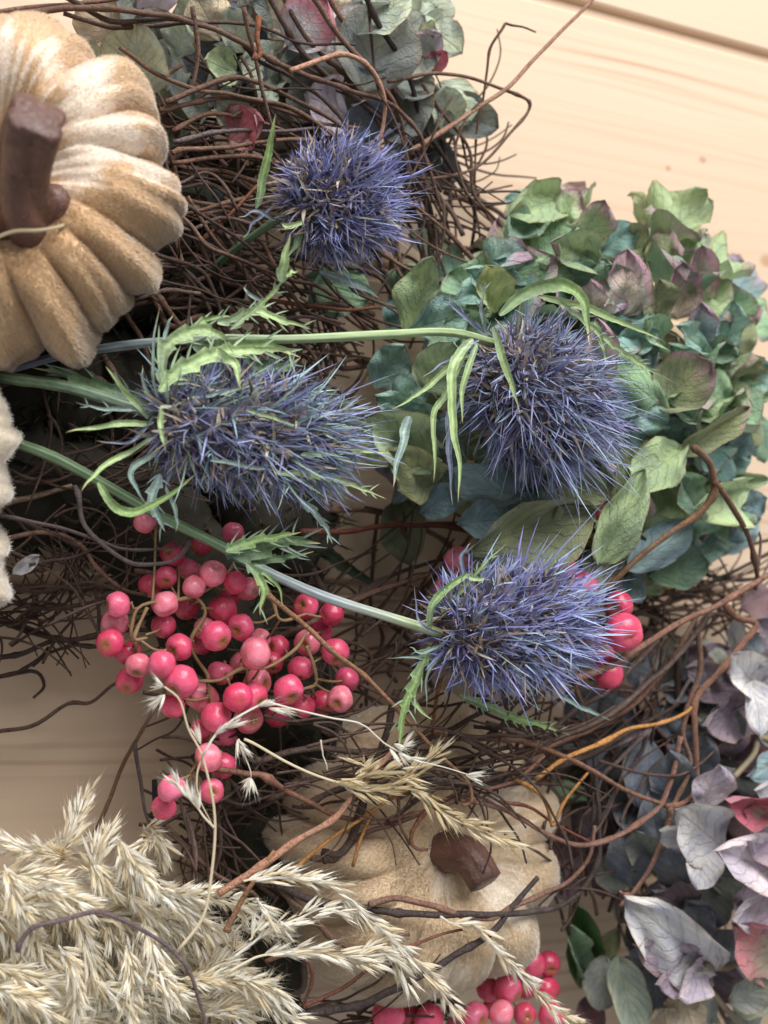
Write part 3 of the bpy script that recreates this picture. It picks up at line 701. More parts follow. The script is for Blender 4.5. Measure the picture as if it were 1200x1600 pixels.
SHAPES = [dict(cup=0.25, fold=0.10, curl=0.05, wave=0.22), dict(cup=0.45, fold=0.1, curl=0.28, wave=0.25), dict(cup=-0.25, fold=0.25, curl=-0.28, wave=0.26),
          dict(cup=0.15, fold=0.32, curl=0.15, wave=0.25), dict(cup=0.6, fold=0.0, curl=0.2, wave=0.3), dict(cup=-0.35, fold=0.0, curl=-0.40, wave=0.24),
          dict(cup=0.2, fold=0.3, curl=-0.15, wave=0.32, bel=0.42), dict(cup=0.15, fold=0.2, curl=0.1, wave=0.28, bel=0.58, sharp=0.85)]
for key, m in (('g', M_PG), ('b', M_PB)):
    PETALS[key] = []
    for i, s in enumerate(SHAPES):
        v, f, uv = petal_mesh(i * 7 + 3, **s)
        if key == 'b': v = [(x, y, z * 0.6) for x, y, z in v]
        PETALS[key].append(mesh('petal', v, f, m, uv=uv))
def petal(parent, key, base, tip, width, color, pink=0.0, roll=0.0, shape=None, face=None):
    """base and tip in world units"""
    base = Vector(base); tip = Vector(tip); Y = tip - base; L = Y.length; Y.normalize()
    Z = Vector(face) if face is not None else V(0, 0, 1)
    Z = Z - Y * Z.dot(Y)
    if Z.length < 1e-3: Z = Y.orthogonal()
    Z.normalize(); X = Y.cross(Z)
    Z = Z * math.cos(roll) + X * math.sin(roll); X = Y.cross(Z)
    M = Matrix((X * width, Y * L, Z * (width + L) * 0.5)).transposed().to_4x4()
    M = Matrix.Translation(base * S) @ (Matrix.Scale(S, 4) @ M)
    k = random.randrange(len(SHAPES)) if shape is None else shape
    m = random.uniform(0.88, 1.14)
    return inst('petal', PETALS[key][k], parent, M, (color[0] * m, color[1] * m, color[2] * m, pink))
HC = dict(
 lg=lin(156, 177, 140), g=lin(138, 169, 140), dg=lin(116, 145, 128), teal=lin(144, 179, 173), dt=lin(109, 142, 142), bl=lin(143, 169, 182), db=lin(113, 140, 152),
 ol=lin(142, 150, 117), do=lin(129, 137, 110), pk=lin(192, 181, 177), yg=lin(169, 181, 128), pale=lin(168, 188, 152),
 sage=lin(170, 182, 170), grey=lin(146, 151, 150), dgr=lin(110, 117, 116), lil=lin(192, 182, 202), pb=lin(200, 200, 212), db2=lin(110, 118, 134), dp=lin(123, 109, 125), pu=lin(164, 147, 168), cr=lin(192, 180, 165), red=lin(195, 131, 140), gr=lin(62, 104, 44), mar=lin(112, 87, 95))

def floret(parent, key, c, nrm, size, cols, pink, npet=4, open_=0.35, pedicel=True):
    """four petals round a small bead on a thin pedicel"""
    nrm = Vector(nrm).normalized(); a0 = random.uniform(0, 2 * PI)
    e = nrm.orthogonal().normalized(); g = nrm.cross(e)
    c = Vector(c)
    v, f = tube([np.array(c - nrm * 80 - e * random.uniform(-25, 25)), np.array(c - nrm * 30), np.array(c - nrm * 2), np.array(c + nrm * 5)], [2.6, 2.4, 3.4, 3.0], 6)
    fl = part('floret', v, f, M_STALK, parent, col=np.array([lin(120, 126, 92)] * len(v)))
    col = random.choice(cols)
    for i in range(npet):
        a = a0 + i * 2 * PI / npet + random.uniform(-0.25, 0.25)
        dr = (e * math.cos(a) + g * math.sin(a))
        op = open_ + random.uniform(-0.25, 0.35)
        L = size * random.uniform(0.82, 1.15)
        petal(fl, key, c + dr * 3, c + (dr * math.cos(op) + nrm * math.sin(op)) * L, L * random.uniform(0.85, 1.1), col if random.random() < 0.7 else random.choice(cols), max(0, pink + random.uniform(-0.2, 0.2)), random.uniform(-0.35, 0.35), face=nrm)
    return fl
def head(label, stem_pts, group='dried hydrangea heads'):
    root = empty('hydrangea_head', P(*stem_pts[0]), label, 'hydrangea', group)
    v, f = tube(path(stem_pts, 20), 8, 8)
    part('stem', v, f, M_STALK, root, col=np.array([lin(104, 98, 70)] * len(v)))
    return root
def place(root, key, lst, tr, zf, dz0=-30, dz1=15):
    for e in lst:
        bx, by, tx, ty, wd, ck, pink = e[:7]; opt = e[7] if len(e) > 7 else {}
        b = tr(bx, by); t = tr(tx, ty); s = tr.s
        z = zf((b[0] + t[0]) / 2, (b[1] + t[1]) / 2) + opt.get('z', 0) + (14 if key == 'g' else 20)
        z0 = z + opt.get('z0', dz0); z1 = z + opt.get('z1', dz1)
        b = (b[0] - 0.08 * (t[0] - b[0]), b[1] - 0.08 * (t[1] - b[1])); B = P(b[0], b[1], z0); T = P(t[0], t[1], z1)
        petal(root, key, B, T, wd * (1.28 if key == 'g' else 1.42) * s * sc(b[0], b[1], z), HC[ck], pink, opt.get('roll', random.uniform(-0.35, 0.35)), opt.get('sh'))
class Tr:
    def __init__(s, x0, y0, k): s.x0, s.y0, s.s = x0, y0, k
    def __call__(s, x, y): return (s.x0 + s.s * x, s.y0 + s.s * y)

# green head on the right
hg = head('big green and teal hydrangea head with pink tipped petals at the right', [(860, 760, 60), (890, 690, 120), (910, 640, 180)])
GC = (905, 640); GR = 330
def zg(x, y):
    r = math.hypot((x - GC[0]) / 330, (y - GC[1]) / 330)
    return 170 + 210 * math.sqrt(max(0.0, 1 - min(1, r) ** 2))
HG = [
 (580,60,410,120,100,'lg',0), (585,120,645,35,84,'pale',.6), (640,195,714,55,96,'lg',.55,{'sh':3}), (690,225,518,178,92,'lg',.2,{'sh':1}), (665,262,515,292,92,'g',0),
 (505,140,415,200,88,'dg',0,{'z':-25}), (715,205,815,135,84,'dt',0,{'z':-15}), (785,200,862,148,66,'ol',.3), (865,255,905,165,76,'ol',.5), (770,385,792,208,118,'pk',.7,{'z':12,'sh':6}),
 (818,385,842,238,44,'lg',.2,{'z':16}), (925,395,930,230,96,'pk',.75,{'sh':4}), (985,352,990,182,84,'pk',.75), (868,425,868,285,104,'do',0,{'z':8}), (990,475,1002,350,76,'bl',.6),
 (1045,490,1085,345,84,'teal',0), (1075,500,1165,425,96,'do',0), (1110,430,1168,378,56,'pk',.7), (680,395,682,286,76,'pk',.6),
 (885,660,735,545,130,'g',.0,{'z':40}), (880,662,1028,545,140,'ol',.5,{'z':42,'sh':4}), (700,590,692,395,84,'pk',.45,{'z':25}),
 (1010,505,920,430,66,'teal',0), (1010,495,1112,525,64,'dg',0), (1090,595,1210,545,86,'teal',0), (1090,605,1215,640,64,'g',0), (1105,640,1195,765,100,'ol',.1),
 (1025,705,1052,575,92,'g',0), (945,800,1135,665,64,'ol',.25,{'z':50,'sh':3}), (945,795,815,885,115,'lg',0,{'z':46}), (715,1105,842,850,98,'lg',.1,{'z':62,'sh':6}),
 (1118,910,922,950,108,'pale',0,{'z':30,'sh':1}), (805,1135,1015,1005,96,'bl',0,{'z':40}), (860,1165,1018,1130,110,'dg',0,{'z':25}), (690,1090,765,1200,96,'do',.2,{'z':40}), (795,1175,842,1245,70,'bl',0,{'z':10}),
 (335,1085,685,965,160,'do',0,{'z':70,'sh':0}), (300,1010,430,1000,96,'db',0,{'z':40}), (585,890,728,945,96,'do',0,{'z':50}), 
 (150,440,235,235,96,'lg',0,{'z':50}), (105,350,185,255,80,'g',0,{'z':20}), (90,430,150,330,84,'dt',0,{'z':10}), (395,375,345,238,96,'yg',0,{'z':40,'sh':1}), (160,440,325,390,116,'teal',0,{'z':36}),
 (55,600,135,475,96,'teal',0,{'z':20}), (200,605,275,465,124,'pale',.1,{'z':60}), (110,650,200,590,90,'teal',0,{'z':30}), (215,800,15,690,140,'pale',.2,{'z':60,'sh':0}), (205,885,95,800,116,'ol',.1,{'z':55}),
 (190,975,305,905,80,'db',0,{'z':10}), (130,950,155,1140,110,'do',0,{'z':-40}), (1060,1040,1185,975,80,'db',0), (1120,965,1190,935,70,'db',0), (1050,880,1195,868,44,'pale',0,{'z':10}), (1090,1090,1175,1000,70,'bl',0),
 (430,300,305,335,80,'teal',0), (485,285,415,235,70,'dt',0), (1110,810,1138,735,66,'bl',0), (330,470,190,520,90,'g',0,{'z':20}), (380,330,300,260,70,'teal',0), (760,330,720,250,70,'dg',0,{'z':-10}),
 (1000,980,920,860,90,'dg',0), (1020,800,1110,860,80,'dt',0), (900,720,820,690,70,'teal',0,{'z':10}), (960,700,880,640,60,'dg',0), (640,1010,560,930,100,'do',0,{'z':40}), (470,930,330,890,110,'bl',0,{'z':30}), (820,620,760,690,80,'dt',0),
 (260,440,390,430,90,'g',0,{'z':25}), (600,300,700,250,70,'dg',0,{'z':-10}), (180,700,60,640,90,'teal',0,{'z':30}), (880,480,800,410,80,'g',0), (760,480,880,440,70,'teal',.2), (960,560,900,470,80,'dg',0), (1180,700,1210,800,80,'dg',0),
]
place(hg, 'g', HG, Tr(560, 280, 0.5333), zg)
random.seed(5)
cnt = 0
while cnt < 54:
    a = random.uniform(0, 2 * PI); r = math.sqrt(random.random())
    x = GC[0] + r * 285 * math.cos(a) * (1.0 if math.cos(a) > 0 else 0.95); y = GC[1] + r * 285 * math.sin(a)
    if (x - 560) ** 2 + (y - 860) ** 2 < 150 ** 2: continue
    z = zg(x, y) - (80 if cnt < 32 else 122)
    nv = V((x - GC[0]) / GR * 1.25, (y - GC[1]) / GR * 1.25, 0.75)
    floret(hg, 'g', P(x, y, z), nv, random.uniform(100, 130), [HC[q] for q in ('dt', 'dg', 'teal', 'g', 'g', 'bl', 'ol', 'lg', 'pale')], 0.3)
    cnt += 1

# blue grey head at the lower right
hb = head('blue grey and lilac hydrangea head at the lower right edge', [(1060, 1560, 40), (1090, 1480, 90), (1120, 1400, 140)])
BC = (1150, 1350)
def zb(x, y):
    r = math.hypot((x - BC[0]) / 290, (y - BC[1]) / 420)
    return 130 + 210 * math.sqrt(max(0.0, 1 - min(1, r) ** 2))
HB = [
 (605,1385,325,1165,170,'pb',0,{'z':40,'sh':6}), (600,1385,382,1350,120,'pu',0,{'z':30}), (600,1388,470,1505,90,'lil',.0,{'z':34}), (598,1390,395,1450,110,'pu',0,{'z':20}),
 (650,965,485,830,170,'pb',0,{'z':50,'sh':0}), (600,965,475,950,90,'pb',0,{'z':46}), (600,965,565,1130,96,'pb',0,{'z':46}), (590,830,645,665,120,'lil',.0,{'z':40}),
 (900,860,640,775,100,'red',.9,{'z':50,'sh':4}), (900,880,720,830,90,'cr',.6,{'z':44}), (900,1060,605,975,150,'lil',.0,{'z':62,'sh':3}), (900,1090,680,1222,150,'lil',0.0,{'z':58,'sh':7}), (905,950,700,920,120,'pu',0,{'z':58}),
 (930,1400,690,1235,170,'cr',.85,{'z':60,'sh':0}), (695,1518,840,1440,92,'grey',0,{'z':50}), (700,1520,850,1530,70,'sage',0,{'z':45}),
 (500,1490,570,1640,110,'cr',0,{'z':20}), (290,1380,350,1650,110,'sage',0,{'z':10,'sh':0}), (235,1370,225,1545,96,'grey',0,{'z':-10}), (200,1510,180,1640,80,'mar',.5,{'z':10}),
 (705,250,712,125,46,'pb',0,{'z':60}), (780,395,655,265,110,'pb',0,{'z':66,'sh':1}), (770,390,798,570,84,'pb',0,{'z':66}), (780,390,860,300,100,'lil',0,{'z':60}), (790,400,870,430,80,'lil',0,{'z':58}),
 (400,600,395,820,130,'db2',0), (500,820,470,610,120,'db2',0), (560,720,600,560,96,'db2',0), (340,1100,310,920,120,'db2',0,{'z':-20}), (430,960,420,780,120,'db2',0,{'z':-10}), (330,760,350,940,100,'db2',0,{'z':-40}), (240,1010,300,1120,90,'dgr',0,{'z':-30}),
 (560,1190,440,1150,110,'dp',0), (520,1240,620,1180,110,'db2',0), (760,470,560,530,120,'dp',0,{'z':10}), (820,60,720,120,110,'mar',.2,{'z':30}), (860,220,760,150,90,'dp',0,{'z':30}), (640,480,720,600,90,'dgr',0,{'z':-10}),
 (880,720,760,760,90,'pb',0,{'z':30}), (890,640,780,720,80,'bl',0,{'z':30}), (700,720,610,760,90,'db2',0), (520,1100,470,1010,110,'db2',0), (600,1260,540,1170,110,'db2',0), (700,1330,600,1280,100,'db2',0,{'z':-10}),
 (400,1000,330,880,90,'dgr',0), (560,300,480,240,100,'mar',.1,{'z':-60}), (640,400,540,330,100,'dp',0,{'z':-60}), (430,230,340,260,80,'mar',.1,{'z':-80}), (350,500,300,420,90,'mar',0,{'z':-90}),
 (850,520,760,560,90,'dgr',0), (840,1250,760,1190,90,'db2',0,{'z':10}), (800,1560,720,1620,100,'dgr',0), (450,1600,400,1520,90,'cr',0), (620,1590,560,1500,90,'grey',0),
]
place(hb, 'b', HB, Tr(840, 900, 0.4374), zb)
random.seed(8)
for i in range(56):
    a = random.uniform(0, 2 * PI); r = math.sqrt(random.random())
    x = BC[0] + r * 262 * math.cos(a); y = BC[1] + r * 350 * math.sin(a) + 15
    z = zb(x, y) - (80 if i < 36 else 125)
    floret(hb, 'b', P(x, y, z), V((x - BC[0]) / 330, (y - BC[1]) / 420, 0.8), random.uniform(78, 104), [HC[q] for q in ('db2', 'dgr', 'dp', 'db2', 'grey', 'mar')], 0.05)
TB = Tr(840, 900, 0.4374)
def tubeP(name, pts, r, mat, parent, color, n=24, sides=7, **k):
    q = path(pts, n); v, f = tube(q, r if np.isscalar(r) else spline([(x,) for x in r], n)[:, 0], sides)
    return part(name, v, f, mat, parent, col=np.array([color] * len(v)), **k)
for pts, r in (([(600, 1386), (640, 1400), (690, 1395), (740, 1360)], 5.5), ([(595, 1450), (660, 1530), (740, 1620)], 6), ([(700, 720), (770, 640), (790, 580), (840, 590)], 6), ([(690, 1518), (720, 1500), (700, 1440)], 4)):
    tubeP('pedicel', [(*TB(*p), zb(*TB(*p)) + 30) for p in pts], r, M_STALK, hb, lin(136, 124, 100))

# sage grey head behind the vines at the top
ht = head('sage grey hydrangea head with pink flecks behind the top vines', [(420, 260, 30), (430, 180, 60), (440, 110, 100)])
def zt(x, y): return 130 + 70 * math.sqrt(max(0.0, 1 - min(1.0, math.hypot((x - 440) / 420, (y - 60) / 260)) ** 2))
HT = [
 (195,225,175,50,130,'sage',0,{'z':60,'sh':0}), (115,90,60,10,90,'cr',0), (280,135,300,50,76,'sage',0,{'z':20}), (300,180,220,160,110,'dgr',0), (415,178,335,150,66,'pale',0,{'z':40}), (440,120,398,10,66,'sage',0,{'z':30}), (380,90,325,-10,90,'cr',0,{'z':20}),
 (170,10,120,-40,90,'dgr',0), (245,30,210,-40,80,'lil',.3), (560,110,650,0,100,'pb',.85,{'z':40}), (600,120,710,60,110,'pb',.0,{'z':30}), (480,60,540,-20,90,'cr',.2), (740,210,800,10,150,'grey',0,{'z':40,'sh':0}), (715,70,862,5,120,'sage',0,{'z':60,'sh':3}), (700,130,735,0,80,'pb',0,{'z':20}),
 (870,155,938,88,66,'lil',.2), (905,165,945,130,40,'red',.9,{'z':20}), (850,140,925,150,80,'grey',0), (870,90,905,65,50,'do',0), (875,265,935,225,70,'grey',0), (925,275,1072,322,80,'dgr',0,{'sh':3}), (945,310,930,205,66,'sage',0,{'z':20}), (930,210,1005,280,90,'sage',0,{'z':10}), (690,280,590,235,100,'lil',0,{'z':20}),
 (810,245,885,340,110,'dgr',0), (860,180,830,260,90,'dgr',0), (900,330,930,260,90,'dgr',0), (415,345,480,285,86,'red',.95,{'z':50,'sh':4}), (440,300,370,245,70,'sage',0,{'z':30}), (400,320,500,300,70,'pk',.7,{'z':44}), (330,500,300,440,70,'sage',0,{'z':10}), (360,470,390,540,70,'db2',0), (300,470,360,430,60,'grey',0),
 (885,560,925,640,76,'sage',0,{'z':-40}), (760,330,700,250,110,'db2',0), (640,260,560,180,110,'dgr',0), (520,200,440,150,110,'sage',0), (600,180,560,90,100,'dgr',0), (460,240,380,200,100,'dgr',0), (330,260,250,230,100,'dgr',0), (250,110,190,30,90,'dgr',0), (330,60,280,-10,90,'sage',0), (540,60,470,0,90,'dgr',0), (660,180,620,80,100,'grey',0), (780,130,720,180,100,'db2',0),
 (880,420,940,380,90,'dgr',0,{'z':-30}), (850,380,780,330,100,'dgr',0,{'z':-20}), (600,690,760,740,100,'g',0,{'z':60}), (700,700,600,760,90,'teal',0,{'z':30}), (290,620,360,690,80,'db2',0,{'z':-30}), (410,620,350,560,80,'db2',0,{'z':-30}),
]
place(ht, 'b', HT, Tr(100, 0, 0.6333), zt)
random.seed(9)
for i in range(18):
    x = random.uniform(160, 690); y = random.uniform(-20, 190) + max(0, x - 450) * 0.25
    floret(ht, 'b', P(x, y, zt(x, y) - 55), V((x - 440) / 420, (y - 90) / 260, 0.9), random.uniform(84, 110), [HC[q] for q in ('sage', 'dgr', 'grey', 'dgr', 'db2', 'cr')], 0.1)

# loose green curled leaves low beside the bottom pumpkin
def leaf_thing(label, lst, key, tr, z):
    root = empty('curled_leaf', P(*tr(lst[0][0], lst[0][1]), z), label, 'leaf', 'loose curled leaves')
    for e in lst:
        o = petal(root, key, P(*tr(e[0], e[1]), z), P(*tr(e[2], e[3]), z + e[6]), e[4] * tr.s, e[5], 0.0, e[7], e[8])
        o.name = 'leaf_blade'
leaf_thing('dark green curled leaf low between the beige pumpkin and the blue hydrangea', [(170, 1450, 110, 1120, 170, HC['gr'], 30, 0.1, 4), (160, 1440, 60, 1210, 110, HC['g'], 50, 0.5, 3), (170, 1450, 290, 1260, 100, HC['ol'], 30, -0.5, 2)], 'g', TB, 150)
leaf_thing('small dull green leaf tip in a gap of the vines right of the beige pumpkin', [(180, 800, 70, 745, 80, HC['g'], 10, 0.2, 2)], 'g', TB, 190)
leaf_thing('tiny pale bud scale at the dark left edge under the cream pumpkin', [(20, 896, 62, 866, 22, HC['pb'], 12, 0.3, 1)], 'b', Tr(0, 0, 1), 260)

# ------------------------------------------------------------------ sea holly thistles
def thistle(label, base, tip, rad, nspk, slen, tone, leaves, stem_pts, stem_cols, z_base, z_tip, seed, gap_side=0.0):
    global rng
    rng = np.random.default_rng(seed)
    kk = sc(*base, z_base); rad *= kk * 1.05; slen *= kk * 0.88; nspk = int(nspk * 1.3)
    B = np.array(P(*base, z_base)); T = np.array(P(*tip, z_tip))
    root = empty('sea_holly', B, label, 'thistle', 'blue sea holly thistles')
    ax = unit(T - B); L = np.linalg.norm(T - B); C = (B + T) / 2
    e = unit(np.cross(ax, (0.1, 0.2, 1.0))); g = np.cross(ax, e)
    # core
    m, n = 26, 30; cv = []; 
    for i in range(m):
        a = PI * i / (m - 1)
        for j in range(n):
            b = 2 * PI * j / n
            nn = ax * -math.cos(a) + (e * math.cos(b) + g * math.sin(b)) * math.sin(a)
            k = 1 + 0.10 * noise.noise(Vector(nn) * 6)
            cv.append(C + ax * -math.cos(a) * L / 2 * k + (e * math.cos(b) + g * math.sin(b)) * math.sin(a) ** 0.8 * rad * k)
    cf = [(i * n + j, i * n + (j + 1) % n, (i + 1) * n + (j + 1) % n, (i + 1) * n + j) for i in range(m - 1) for j in range(n)]
    core = part('flower_core', cv, cf, M_CORE, root, col=np.array([lin(92, 84, 96)] * len(cv)))
    def surf(k, lo=-0.98, hi=0.98):
        s = rng.uniform(lo, hi, k); b = rng.uniform(0, 2 * PI, k)
        rr = np.sqrt(1 - s ** 2) ** 0.8
        rd = e[None] * np.cos(b)[:, None] + g[None] * np.sin(b)[:, None]
        p = C + ax[None] * (s * L / 2)[:, None] + rd * (rr * rad)[:, None]
        nn = unit(rd * (rr / rad)[:, None] * 1.0 + ax[None] * (s / (L / 2))[:, None])
        return s, p, nn
    # spikes
    s, p, nn = surf(nspk)
    clump = np.array([noise.noise_vector(Vector(q) * 0.025) for q in p])
    d = unit(nn * 0.92 + ax[None] * (0.62 + 0.25 * s)[:, None] + rng.normal(size=p.shape) * 0.26 + clump * 0.25)
    ln = slen * rng.uniform(0.55, 1.15, nspk) * (1 + 0.15 * s)
    wd = rng.uniform(1.1, 2.4, nspk)
    bend = ax[None] * rng.uniform(-0.1, 0.35, nspk)[:, None] + rng.normal(size=p.shape) * 0.24
    v, f = blades(p - nn * 4, d, bend, ln, wd)
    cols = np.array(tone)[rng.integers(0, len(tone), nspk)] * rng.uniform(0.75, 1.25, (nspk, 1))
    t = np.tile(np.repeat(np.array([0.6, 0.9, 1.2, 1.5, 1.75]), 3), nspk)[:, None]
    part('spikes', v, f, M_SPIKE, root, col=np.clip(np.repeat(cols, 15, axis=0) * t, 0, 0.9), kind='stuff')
    # forked spikelets: short side barbs on some spikes
    k = rng.choice(nspk, nspk // 2, replace=False)
    pb = p[k] + d[k] * (ln[k] * 0.45)[:, None] + bend[k] * (ln[k] * 0.2)[:, None]
    db = unit(d[k] + rng.normal(size=pb.shape) * 0.6)
    v, f = blades(pb, db, rng.normal(size=pb.shape) * 0.1, ln[k] * 0.38, wd[k] * 0.6)
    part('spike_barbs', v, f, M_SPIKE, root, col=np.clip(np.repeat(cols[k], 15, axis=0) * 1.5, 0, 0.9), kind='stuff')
    # tiny florets over the core
    kf = 1500
    s, p, nn = surf(kf)
    d = unit(nn + rng.normal(size=p.shape) * 0.55)
    v, f = blades(p, d, rng.normal(size=p.shape) * 0.3, rng.uniform(14, 42, kf), rng.uniform(1.5, 3.6, kf))
    fc = np.array([lin(182, 166, 146), lin(150, 132, 116), lin(142, 138, 176), lin(122, 120, 156), lin(206, 194, 176), lin(128, 108, 90), lin(116, 112, 146)])[rng.integers(0, 7, kf)]
    part('florets', v, f, M_CORE, root, col=np.repeat(fc, 15, axis=0), kind='stuff')
    # stem
    n = 40; q = path(stem_pts[0], n)
    v, f = tube(q, stem_pts[1] * np.linspace(0.66, 0.66, n) * (1 + 0.05 * np.sin(np.arange(n) * 0.9)), 18, lambda t, a: 1 + 0.10 * np.cos(a * 6))
    cc = np.clip(spline(stem_cols, n), 0.01, 1)[:, None] * (1 + 0.34 * np.cos(np.linspace(0, 2 * PI, 18, endpoint=False) * 6))[None, :, None]
    cc *= 1 + 0.2 * rng.normal(size=(n, 18, 1)).clip(-1, 1)
    part('stem', v, f, M_STALK, root, col=np.clip(cc, 0, 1).reshape(-1, 3))
    for pts, wdt, ck, *opt in leaves: bract(root, pts, wdt, ck, *opt)
    return root
GRN = dict(g=lin(138, 164, 104), lg=lin(168, 190, 134), dg=lin(108, 132, 94), bg=lin(140, 160, 150), gb=lin(124, 132, 152), pale=lin(160, 172, 168), dk=lin(60, 78, 58))
def bract(root, pts, wdt, ck, spiny=True, roll=0.0):
    """narrow folded leaf with toothed, spine tipped edges; pts (x, y, z)"""
    rr = np.random.default_rng(int(abs(pts[0][0] * 13 + pts[-1][1] * 7)) + 5)
    n = 56; q = path(pts, n); T = unit(np.gradient(q, axis=0))
    for i in range(n): q[i] += np.array(noise.noise_vector(Vector((i * 0.07, pts[0][0], pts[0][1])))) * 3
    L = np.linalg.norm(np.diff(q, axis=0), axis=1).sum()
    view = unit(np.array(CAM)[None] - q)
    s = unit(np.cross(T, view)); u = np.cross(s, T)
    tw = roll + np.array([noise.noise(Vector((i * 0.05, pts[0][0], 1))) for i in range(n)]) * 1.0
    s, u = s * np.cos(tw)[:, None] + u * np.sin(tw)[:, None], u * np.cos(tw)[:, None] - s * np.sin(tw)[:, None]
    t = np.linspace(0, 1, n); wdt = wdt * (0.62 if spiny else 0.72) * sc(*pts[0])
    wv = wdt * 0.5 * np.clip(np.sin(PI * t ** 0.62) ** 0.9 + 0.25 * (1 - t), 0.03, None)
    k = max(2, L / 30.0)
    edge = []
    for sd in (0, 1):
        ph = rr.random(); saw = (t * k + ph) % 1.0
        edge.append(wv * (1 + (0.75 if spiny and wdt > 6 else 0.12) * (saw ** 2 - 0.3) + 0.15 * np.array([noise.noise(Vector((i * 0.4, pts[0][1], sd * 9))) for i in range(n)])))
    rows = []
    for kk, h in ((-1, 0.42), (-0.5, 0.10), (-0.1, -0.10), (0.1, -0.10), (0.5, 0.10), (1, 0.42)):
        w_ = edge[0] if kk < 0 else edge[1]
        rows.append(q + s * (w_ * kk)[:, None] + u * (wv * h)[:, None])
    v = np.stack(rows, 1).reshape(-1, 3)
    f = [(i * 6 + j, i * 6 + j + 1, (i + 1) * 6 + j + 1, (i + 1) * 6 + j) for i in range(n - 1) for j in range(5)]
    base = np.array(GRN[ck]) * rr.uniform(0.85, 1.15); tipc = np.array(lin(200, 184, 140)); blue = np.array(lin(132, 142, 158))
    bl = np.clip(0.45 - t, 0, 1)[:, None] * rr.uniform(0.2, 1.0)
    col = base[None] * (1 - bl) + blue[None] * bl
    tp = np.clip((t - 0.84) / 0.16, 0, 1)[:, None]; col = col * (1 - tp) + tipc[None] * tp
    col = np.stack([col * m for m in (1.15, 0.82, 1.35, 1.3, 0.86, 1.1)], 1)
    col *= 1 + 0.14 * rr.normal(size=(n, 6, 1)).clip(-1.5, 1.5)
    bag = Bag(); bag.v.append(v); bag.f += f; bag.n = len(v); bag.c.append(np.clip(col, 0, 1).reshape(-1, 3))
    if spiny and wdt > 5:
        for sd, sgn in ((0, -1), (1, 1)):
            m = max(3, int(L / 26)); i = np.clip((np.linspace(0.08, 0.85, m) * n).astype(int) + rr.integers(-3, 4, m), 1, n - 2)
            p = q[i] + s[i] * (edge[sd][i] * sgn * 0.8)[:, None] + u[i] * (wv[i] * 0.32)[:, None]
            d = unit(s[i] * sgn * rr.uniform(0.5, 1.1, (m, 1)) + T[i] * 0.9 + rr.normal(size=p.shape) * 0.28)
            vv, ff = blades(p, d, T[i] * 0.25, wdt * rr.uniform(0.5, 1.3, m) + 6, np.full(m, max(1.2, wdt * 0.10)), side=u[i])
            bag.add(vv, ff, np.clip(base * 1.25 * 0.6 + blue * 0.4, 0, 1))
    bag.build('bract', M_LEAF, root)
BLUE = [lin(122, 126, 178), lin(112, 116, 160), lin(142, 148, 196), lin(130, 144, 174), lin(108, 110, 142), lin(148, 146, 190)]
SLATE = [lin(116, 124, 152), lin(130, 140, 168), lin(110, 118, 134), lin(136, 162, 170), lin(100, 104, 138), lin(142, 146, 188), lin(148, 172, 156)]
SBL = [lin(124, 132, 150), lin(136, 148, 160), lin(150, 168, 128)]; SGR = [lin(92, 112, 84), lin(110, 136, 104), lin(130, 148, 150), lin(136, 160, 112)]
zz = lambda pts, a, b=None: z3(pts, a if b is None else (a, b))
thistle('bright violet blue sea holly nested high in the vines beside the tan pumpkin', (455, 332), (590, 298), 60, 600, 68, BLUE,
    [(zz([(400, 325), (412, 270), (424, 220), (432, 176)], 350, 400), 16, 'g', False), (zz([(440, 350), (455, 352), (470, 348), (440, 358)], 420), 10, 'lg', False), (zz([(500, 425), (545, 440), (575, 452), (592, 466)], 330, 320), 18, 'bg', False),
     (zz([(430, 345), (400, 330), (372, 340)], 360), 8, 'gb'), (zz([(430, 320), (400, 345), (380, 372)], 350), 8, 'gb'), (zz([(470, 360), (462, 385), (450, 400)], 400), 12, 'dg', False)],
    (zz([(320, 430), (380, 380), (450, 332)], 180, 360), 8), SGR[:2], 350, 400, 21)
